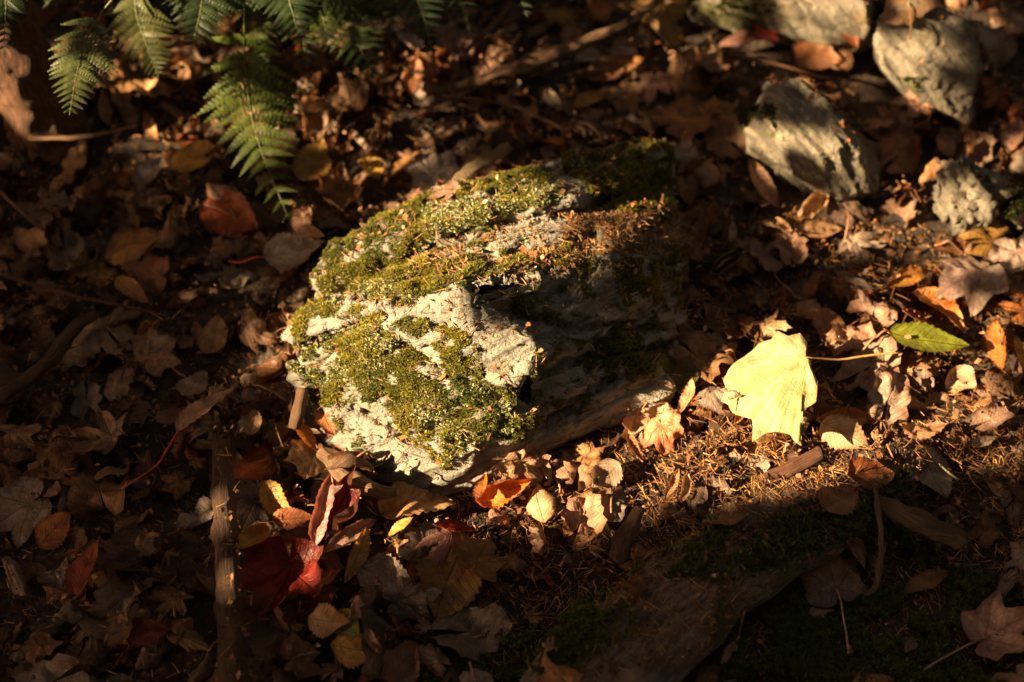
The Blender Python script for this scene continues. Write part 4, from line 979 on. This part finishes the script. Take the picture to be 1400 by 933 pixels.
 ('oval',350,75,60,-60,PNK,CREAM,dict(label='pale leaf lit behind the middle fern tip at the top',by=1.6)),
 ('oval',560,70,66,120,(.45,.37,.36),PNK,dict(label='grey pink leaf in a sun spot at the top centre left',by=1.2,q=.95)),
 ('oval',567,105,58,80,RUS,BRN,dict(label='rust leaf below the grey pink leaf at the top',by=1.5)),
 ('wide',1270,655,84,-70,(.42,.31,.27),GRY,dict(label='greyish pink leaf with a notch above the flat tan bark piece',q=.95,stalk=-58,stalkcol=(.3,.26,.14),stalklen=.8,crumple=.05)),
 ('wide',1148,686,74,30,(.34,.19,.11),RUS,dict(label='rounded brown leaf on the edge of the mossy buried root',q=.95,crumple=.05)),
 ('wide',1190,650,70,10,RUS,BRN,dict(label='dark rust leaf behind the rounded brown leaf')),
 ('slim',1265,797,70,20,(.30,.18,.09),BRN,dict(label='bent brown leaf right of the hooked twig on the moss',fold=.9,q=.95)),
 ('maplew',1135,800,92,105,(.23,.16,.13),BRN,dict(label='dark brown leaf on the moss with a long curved stalk',q=.95,stalk=-80,stalkcol=(.40,.22,.11),stalklen=1.3,crumple=.06)),
 ('maplew',1365,862,104,20,(.62,.40,.34),PNK,dict(label='pink brown leaf with a sunlit tip in the bottom right corner',q=.95,stalk=196,stalkcol=(.30,.18,.11),stalklen=1.3,crumple=.08,lift=.6)),
 ('slim',918,668,48,60,PALE,TAN,dict(label='small pale leaf on the needles left of its twin',by=1.8,q=.95)),
 ('slim',936,668,50,75,CREAM,PALE,dict(label='small pale leaf on the needles right of its twin',by=1.8,q=.95)),
 ('slim',888,762,30,40,TAN,BRN,dict(label='tiny tan leaf scrap on the dark needles above the root')),
 ('maplew',560,825,90,10,(.20,.15,.11),GRY,dict(label='dark crumpled grey leaf left of the large down pointing leaf',crumple=.2)),
 ('ragged',640,868,84,10,(.19,.15,.11),GRY,dict(label='decayed grey leaf right of the large down pointing leaf',crumple=.15)),
 ('maple_fan',1095,511,139/.72,200,PYE,(.80,.74,.34),dict(name='maple_leaf',label='large pale yellow maple leaf glowing in the sun',crumple=.02,by=-.2,bx=-.3,lift=-.08,q=.97,extra=.004,follow=0.3,mat='y',stalk=14,stalkcol=(.45,.27,.08),stalklen=1.0,diag=0)),
]
M_YELLOW = leaf_material('yellow_leaf', trans=0.18, rough=0.45, side=0.6, veincol=(0.72,0.74,0.30), spec=0.35, vb=.3, plain=True)
hero_pts = np.array([(h[1],h[2],h[3]) for h in HEROES])
# individual leaves filling the top layer; laid before the ones in HEROES
pal_top = [('tan',TAN),('light brown',(.34,.21,.12)),('brown',BRN),('dark brown',DBR),('grey brown',GRY),('rust brown',RUS),('pinkish',PNK),('pale tan',PALE),('ochre',OCH),('orange brown',(.42,.17,.05)),('brown',BRN),('tan',TAN),('grey brown',GRY),('brown',(.24,.13,.07))]
LAND = [('the mossy rock',660,430),('the yellow maple leaf',1050,528),('the grey streaked rock',1100,190),('the round buff boulder',1270,80),('the long pale rock',1090,20),
 ('the jagged tan rock',1320,262),('the tree trunk',35,130),('the large fern frond',320,180),('the straight stick',312,790),('the long slanting branch',740,78),
 ('the big red maple leaf',396,800),('the pale pinkish maple leaf',140,600),('the holed mauve leaf',30,705),('the round crimson leaf',205,872),('the green leaf',1263,472),
 ('the humped light brown leaf',187,345),('the wood splinter',652,228),('the small pale pink leaf',217,490),('the dark half hidden stick',70,480),('the mustard yellow leaf',430,225),
 ('the star shaped grey leaf',892,122),('the big flat brown leaf',940,165),('the flat bark piece',1262,712),('the hooked twig',1200,740),('the big dull red leaf',318,305),('the knobbly stick',506,865),
 ('the large mauve leaf',1322,385),('the vivid orange leaf',690,672),('the bright orange ribbed leaf',1364,472),('the large ochre leaf',612,808),('the domed cream leaf',735,695),('the buried root',950,830),
 ('the smooth pinkish oval leaf',283,564),('the ribbed tan leaf',295,462),('the dark red leaf with an orange tip',118,775),('the rounded dull brown leaf',1128,452),('the long thin reddish twig',110,405)]
KW = {'maple':'lobed','maplew':'broad lobed','oval':'oval','slim':'narrow','wide':'rounded','ragged':'torn'}
placed = []; used_labels = {h[7]['label'] for h in HEROES}
tries = 0
while len(placed) < 300-len(HEROES) and tries < 20000:
    tries += 1
    px = rng.random()*1440-20; py = rng.random()*960-10
    if in_poly(px, py, rock_outline) or any(in_poly(px, py, s) for s in small_outlines) or in_poly(px, py, root_poly) or in_poly(px, py, stick_poly): continue
    nz_ = in_poly(px, py, needle_poly)
    if nz_ and rng.random() < 0.45: continue
    if (np.hypot(hero_pts[:,0]-px, hero_pts[:,1]-py) < hero_pts[:,2]*0.38).any(): continue
    if placed and (np.hypot(np.array(placed)[:,0]-px, (np.array(placed)[:,1]-py)) < 34).any(): continue
    kind = str(rng.choice(['maple','maplew','ragged','slim','wide','ragged','oval','maplew'])); cn, cc = pal_top[rng.integers(len(pal_top))]
    sunny = lit_share(np.array([px]), np.array([py]))[0] > 0.5
    spx = (38+36*rng.random())*(0.7 if nz_ else 1); by = rng.normal()*1.8; bx = rng.normal()*1.1; cr = 0.06+0.17*rng.random()
    sz = 'small' if spx < 54 else ('medium' if spx < 68 else 'large')
    shape = KW[kind]; pose = 'curled ' if abs(by) > 1.7 else ('crumpled ' if cr > .15 else ('flat ' if abs(by) < .6 else ''))
    # label from where it lies
    d = sorted(LAND, key=lambda l: math.hypot(l[1]-px, l[2]-py)); label = None
    for l in d[:5]:
        dx, dy = px-l[1], l[2]-py; dist = math.hypot(dx, dy)
        s8 = ['right of','above and right of','above','above and left of','left of','below and left of','below','below and right of'][int(((math.degrees(math.atan2(dy,dx))+22.5)%360)//45)]
        for pre in (f'{sz} {pose}{cn} {shape} leaf', f'{sz} {pose}{cn} {shape} leaf {"in the sun " if sunny else "in the shade "}'.strip()):
            lab = f'{pre} {"far " if dist > 150 else ("close " if dist < 60 else "")}{s8} {l[0]}'
            if lab not in used_labels and len(lab.split()) <= 16: label = lab; break
        if label: break
    if not label: continue
    used_labels.add(label); placed.append((px, py))
    v = 0.8+0.4*rng.random()
    put_leaf(kind, px, py, spx, rng.random()*360, tuple(np.array(cc)*v), tuple(np.array(cc)*v*(0.6+0.3*rng.random())), bx, by, cr, rng.normal()*0.35, (rng.normal()*0.22, rng.normal()*0.22), rng.random()<0.4,
             0.85, label=label, stalk=True if rng.random() < .3 else None, stalkcol=(.28,.14,.07))
for h in HEROES:
    kw = dict(h[7]); m = kw.pop('mat', None); kw['mat'] = {None:M_LEAF,'f':M_FRESH,'y':M_YELLOW}[m]
    put_leaf(h[0], h[1], h[2], h[3], h[4], h[5], h[6], **kw)

# ---------------------------------------------------------------- ferns
fern = tag(bpy.data.objects.new('fern', None), 'green fern with fronds arching over the leaves at the top left', 'fern'); COL.objects.link(fern)
fern_base = at(300, -190, 0.0); fern.location = fern_base
def pinna_mesh(L, wd, col):
    """a pinna along +x with toothed pinnules in the xy plane"""
    nP = 11; V = []; F = []; C = []
    def quadstrip(pts, c):
        b = len(V); V.extend(pts)
        C.extend([c]*len(pts)); return b
    b = quadstrip([(0,-.0006,.0004),(L,-.0002,.0004),(L,.0002,.0004),(0,.0006,.0004)], tuple(np.array(col)*1.3)); F.append((b,b+1,b+2,b+3))
    for i in range(nP):
        t = (i+0.4)/nP; w = wd*(1-t)**0.75*(0.75+0.25*min(1,t*6)); hw = L/nP*0.50
        x = t*L
        for s in (-1,1):
            lean = 0.35*w; zc = -0.12*w*random.random()
            cc = tuple(np.array(col)*(0.8+0.4*random.random()))
            b = quadstrip([(x-hw*.8,0,0),(x+hw*.9,0,0),(x+hw*.95+lean*.6,s*w*.55,zc*.4+.0008),(x-hw*.7+lean*.5,s*w*.55,zc*.4-.0004),(x+hw*.45+lean,s*w*.95,zc),(x-hw*.1+lean,s*w*.9,zc)], cc)
            F4.extend([(b,b+1,b+2,b+3),(b+3,b+2,b+4,b+5)]) if s > 0 else F4.extend([(b+3,b+2,b+1,b),(b+5,b+4,b+2,b+3)])
    return V, F, C
def frond(ctrl, plen, col, npair=15, start=0.15, face=None, droop=0.25):
    global F4
    pts = curve_pts(ctrl, 40)
    SV, SF = tube(pts, list(np.linspace(.0016,.0005,40)), 5)
    o = link('frond', mesh_np('frond', SV-np.array(fern_base), SF, M_STALK, True, np.tile(np.array([[.10,.11,.03]]), (len(SV),1))), fern)
    for i in range(npair):
        t = start+(1-start)*(i/(npair))**0.92; k = min(int(t*39), 38); p = pts[k].lerp(pts[k+1], t*39-k); T = (pts[k+1]-pts[k]).normalized()
        prof = (1-(i/npair))**0.85*min(1, 0.72+0.1*i)
        Lp = plen*prof+0.004
        nrm = Vector(face or (0,-0.45,0.9)); nrm = (nrm - T*nrm.dot(T)).normalized(); side = T.cross(nrm)
        for s in (-1,1):
            F4 = []; Vp, Fp, Cp = pinna_mesh(Lp*(0.92+0.16*random.random()), Lp*0.15+0.002, np.array(col)*(0.85+0.3*random.random()))
            Vp = np.array(Vp); Vp[:,2] -= droop*Vp[:,0]**2/max(Lp,1e-3)
            X = (side*s*0.9 + T*(0.42+0.1*random.random()) + nrm*random.gauss(0,.08)).normalized(); Z = (nrm - X*nrm.dot(X)).normalized(); Y = Z.cross(X)
            M = np.array([[X.x,Y.x,Z.x],[X.y,Y.y,Z.y],[X.z,Y.z,Z.z]])
            me = mesh_np('pinna', Vp, [np.array(Fp+F4)], M_FERN, False, np.array(Cp))
            c = link('pinna', me, o); c.matrix_local = Matrix.Translation(p-fern_base) @ Matrix(M.tolist()).to_4x4()
FG = (.075,.10,.018)
frond([at(300,-190,.02), at(330,-40,.22), at(335,90,.14), at(352,190,.075), at(400,312,.045)], .085, FG, 15, .42)
frond([at(280,-190,.02), at(200,-60,.26), at(130,30,.24), at(108,90,.22), at(95,158,.20)], .055, (.11,.13,.045), 14, .5)
frond([at(280,-190,.02), at(210,-70,.24), at(185,0,.20), at(200,60,.17), at(217,105,.15)], .055, (.09,.10,.03), 14, .4)
frond([at(270,-190,.02), at(120,-90,.30), at(20,-20,.30), at(8,20,.28), at(5,72,.26)], .035, (.03,.05,.015), 13, .4)
frond([at(310,-190,.02), at(345,-80,.18), at(352,0,.13), at(350,60,.10), at(362,108,.08)], .04, (.13,.16,.05), 13, .45)
frond([at(320,-190,.02), at(400,-100,.17), at(450,-30,.18), at(480,40,.16), at(515,112,.13)], .085, (.05,.075,.015), 15, .3)
frond([at(320,-190,.02), at(400,-80,.18), at(430,-20,.19), at(440,20,.18), at(455,70,.16)], .075, (.055,.08,.015), 14, .3)
frond([at(320,-190,.02), at(440,-120,.24), at(540,-50,.22), at(575,10,.2), at(592,78,.18)], .05, (.03,.06,.018), 14, .35)
frond([at(320,-190,.02), at(480,-130,.22), at(590,-60,.2), at(625,-10,.18), at(645,52,.16)], .042, (.04,.07,.02), 13, .35)
frond([at(320,-190,.02), at(520,-130,.2), at(660,-70,.18), at(700,-30,.16), at(722,26,.14)], .045, (.03,.055,.018), 13, .35)
frond([at(300,-190,.02), at(290,-100,.26), at(280,-40,.25), at(275,10,.23), at(262,68,.20)], .075, (.03,.05,.015), 15, .3)
frond([at(300,-190,.02), at(350,-110,.26), at(380,-50,.25), at(395,0,.23), at(412,60,.20)], .07, (.035,.06,.018), 15, .3)

for fx, fy, fz, bx_, wd_, cl_ in ((230,45,.28,250,.06,(.03,.05,.012)),(300,35,.30,290,.07,(.035,.055,.013)),(335,20,.33,330,.08,(.04,.06,.015)),(500,30,.36,420,.07,(.045,.065,.014)),(420,95,.30,400,.07,(.05,.08,.02)),(540,40,.30,480,.06,(.04,.06,.015)),(160,30,.3,190,.06,(.03,.045,.012)),(60,10,.33,110,.05,(.03,.045,.012))):
    fz *= .55
    frond([at(310,-190,.02), at(bx_*.5+160,-110,fz*.8), at(bx_,-50,fz), at((fx+bx_)/2,(fy-50)/2,fz), at(fx,fy,fz-.03)], wd_, cl_, 13, .3)

# ---------------------------------------------------------------- added tree canopy, unseen: leaves placed so shade and sun patches follow the light map
print('canopy')
sub = 2; gxx = hgx[::sub,::sub]; gyy = hgy[::sub,::sub]; gzz = HF[::sub,::sub]; nn_ = gxx.shape[0]
ii = (np.arange(nn_-1)[:,None]*nn_+np.arange(nn_-1)[None,:]).ravel()
hv = [tuple(v) for v in np.stack([gxx.ravel(), gyy.ravel(), gzz.ravel()],1)]
bv = BVHTree.FromPolygons(hv, np.stack([ii, ii+nn_, ii+nn_+1, ii+1],1).tolist())
zmed = float(np.median(HF[100:400,50:350])); print('median litter height', zmed)
TSV = Vector(TS)
def first_hit(X, Y):
    """where the sun ray through (X, Y, 0) lands"""
    out = np.stack([X, Y, np.zeros(len(X))], 1)
    for i in range(len(X)):
        o = Vector(out[i])+TSV*1.2; h = bv.ray_cast(o, -TSV, 1.5)
        if h[0] is not None: out[i] = h[0]
    return out
K = 34000
tx = -1.7+3.7*rng.random(K); ty = -1.5+3.2*rng.random(K); rad = np.where(rng.random(K) < .5, .016, .030)
tt = 2.3+2.0*rng.random(K)
hits = first_hit(tx, ty)
# sample footprint corners by shifting the landing point
shr = np.zeros(K)
gu = np.array([-TS[1], TS[0], 0])/math.hypot(TS[0], TS[1]); gv = np.array([TS[0], TS[1], 0])/math.hypot(TS[0], TS[1])
def keep_prob(a): return np.where(a <= 0.001, 1.0, np.clip(-np.log(np.maximum(a,1e-3))/4.6, 0, 1))
kp = np.ones(K)
for du, dv in ((0,0),(1,0),(-1,0),(0,1.9),(0,-1.9)):
    q = hits + gu*(du*rad*.8)[:,None] + gv*(dv*rad*.8)[:,None]
    qx, qy = to_px(q); a = lit_share(qx, qy)
    ins = (qx > -30) & (qx < 1430) & (qy > -30) & (qy < 960)
    a = np.where(ins, a, 0.02); kp = np.minimum(kp, keep_prob(a))
keep = rng.random(K) < kp
X = np.stack([tx, ty, np.zeros(K)],1) + TS[None,:]*tt[:,None]
# keep the branches well clear of the viewer
dep = (X-CL)@FN; vx, vy = to_px(X); seen = (dep > 0) & (vx > -500) & (vx < 1900) & (vy > -500) & (vy < 1400)
X = X + TS[None,:]*(seen*2.6)[:,None]
# gaps that let the sun reach the ferns and the trunk
for gx, gy, gz_, gr, gs in CARVE + [(None,None,z_,.04,.5) for z_ in np.arange(0,.34,.035)]:
    c = np.array(at(gx, gy, gz_)) if gx is not None else np.array(tb)+np.array([-.02,-.03,gz_]); r = X-c; d = np.linalg.norm(r-(r@TS)[:,None]*TS, axis=1)
    keep &= ~((d < gr) & (rng.random(K) < gs))
X = X[keep]; rad = rad[keep]
print('canopy leaves', len(X))
def leafquads(X, rad, facing, spread):
    n = len(X); nn = facing + spread*rng.normal(size=(n,3)); nn /= np.linalg.norm(nn,axis=1)[:,None]
    u, w = basis(nn); a = (rng.random(n)*6.28)[:,None]; u2 = u*np.cos(a)+w*np.sin(a); w2 = -u*np.sin(a)+w*np.cos(a); r = rad[:,None]
    V = np.stack([X-u2*r*1.3, X-u2*r*.5-w2*r*.8, X+u2*r*.5-w2*r*.8, X+u2*r*1.3, X+u2*r*.5+w2*r*.8, X-u2*r*.5+w2*r*.8],1).reshape(-1,3)
    b = np.arange(n)[:,None]*6
    return V, np.concatenate([np.concatenate([b,b+1,b+4,b+5],1), np.concatenate([b+1,b+2,b+3,b+4],1)])
def shade_tree(base, h, lean, label, leaves=None, rad=None, facing=None, limbs=5, spread=.45, r0=.05):
    t = tag(bpy.data.objects.new('tree', None), label, 'tree', 'added trees that shade the clearing'); COL.objects.link(t); t.location = base
    wood_obj('trunk', [(0,0,-.1),(lean[0]*.3,lean[1]*.3,h*.33),(lean[0]*.6,lean[1]*.6,h*.66),(lean[0],lean[1],h)], [r0,r0*.8,r0*.6,r0*.25], M_BARK, (1,.9,.8), 12, 30, .01, 8, parent=t)
    if leaves is not None and len(leaves):
        for k in range(limbs):
            g = leaves[rng.integers(len(leaves))]; q = .45+.4*k/limbs; s = Vector((lean[0]*q, lean[1]*q, h*q)); e = Vector(g)-Vector(base)
            wood_obj('limb', [s, s.lerp(e,.5)+Vector((0,0,.1)), e], [.004,.003,.002], M_BARK, (1,.9,.8), 6, 12, .003, 10, parent=t)
        V, F = leafquads(leaves, rad, facing, spread)
        tag(link('foliage', mesh_np('foliage', V-np.array(base), F, M_CANOPY, False, np.repeat(pick_cols(len(leaves), [(.05,.075,.02),(.08,.09,.02),(.12,.09,.02)]),6,0)), t), kind='stuff')
side = X[:,1] > X[:,1].mean()  # two unseen saplings added to carry the leaves that shape the sunlight
for m, bx_, by_, lab in ((side, -3.7, 1.0, 'unseen leafy sapling added left of the view to shade the ground'), (~side, -3.6, -3.2, 'unseen leafy sapling added at the front left to shade the ground')):
    shade_tree((bx_,by_,0), 2.4, (.4,.1), lab, X[m], rad[m], TS, 6, .45, .03)
# woodland crowns added on a ring to hold back the sky, open straight overhead
K = 15000; az = rng.random(K)*2*math.pi; el = np.arcsin(0.02+0.98*rng.random(K)); rr = 5.2+1.2*rng.random(K)
D = np.stack([np.cos(az)*np.cos(el), np.sin(az)*np.cos(el), np.sin(el)],1)*rr[:,None]
G = D - TS[None,:]*(D[:,2:3]/TS[2]); blocked = (np.abs(G[:,0]-.1) < 2.0) & (np.abs(G[:,1]-.1) < 1.9)
overhead = np.hypot(D[:,0], D[:,1]-0.2) < 1.6+.5*rng.random(K)
ok = ~blocked & ~overhead; D = D[ok]; az = az[ok]
names = ['tall added woodland tree outside the photo '+q for q in ('far off to its right','beyond its top right corner','straight beyond its top edge','beyond its top left corner','far off to its left','at the lower left behind the viewer','straight behind the viewer','at the lower right behind the viewer')]
for k in range(8):
    a0 = k*math.pi/4; m = (((az+math.pi/8)%(2*math.pi))//(math.pi/4)).astype(int) == k
    shade_tree((6.6*math.cos(a0), 6.6*math.sin(a0), gh(6.6*math.cos(a0), 6.6*math.sin(a0))[0]), 6.5, (-1.5*math.cos(a0),-1.5*math.sin(a0)), names[k], D[m], np.full(m.sum(), .13), -D[m]/np.linalg.norm(D[m],axis=1)[:,None], 4, .5, .14)
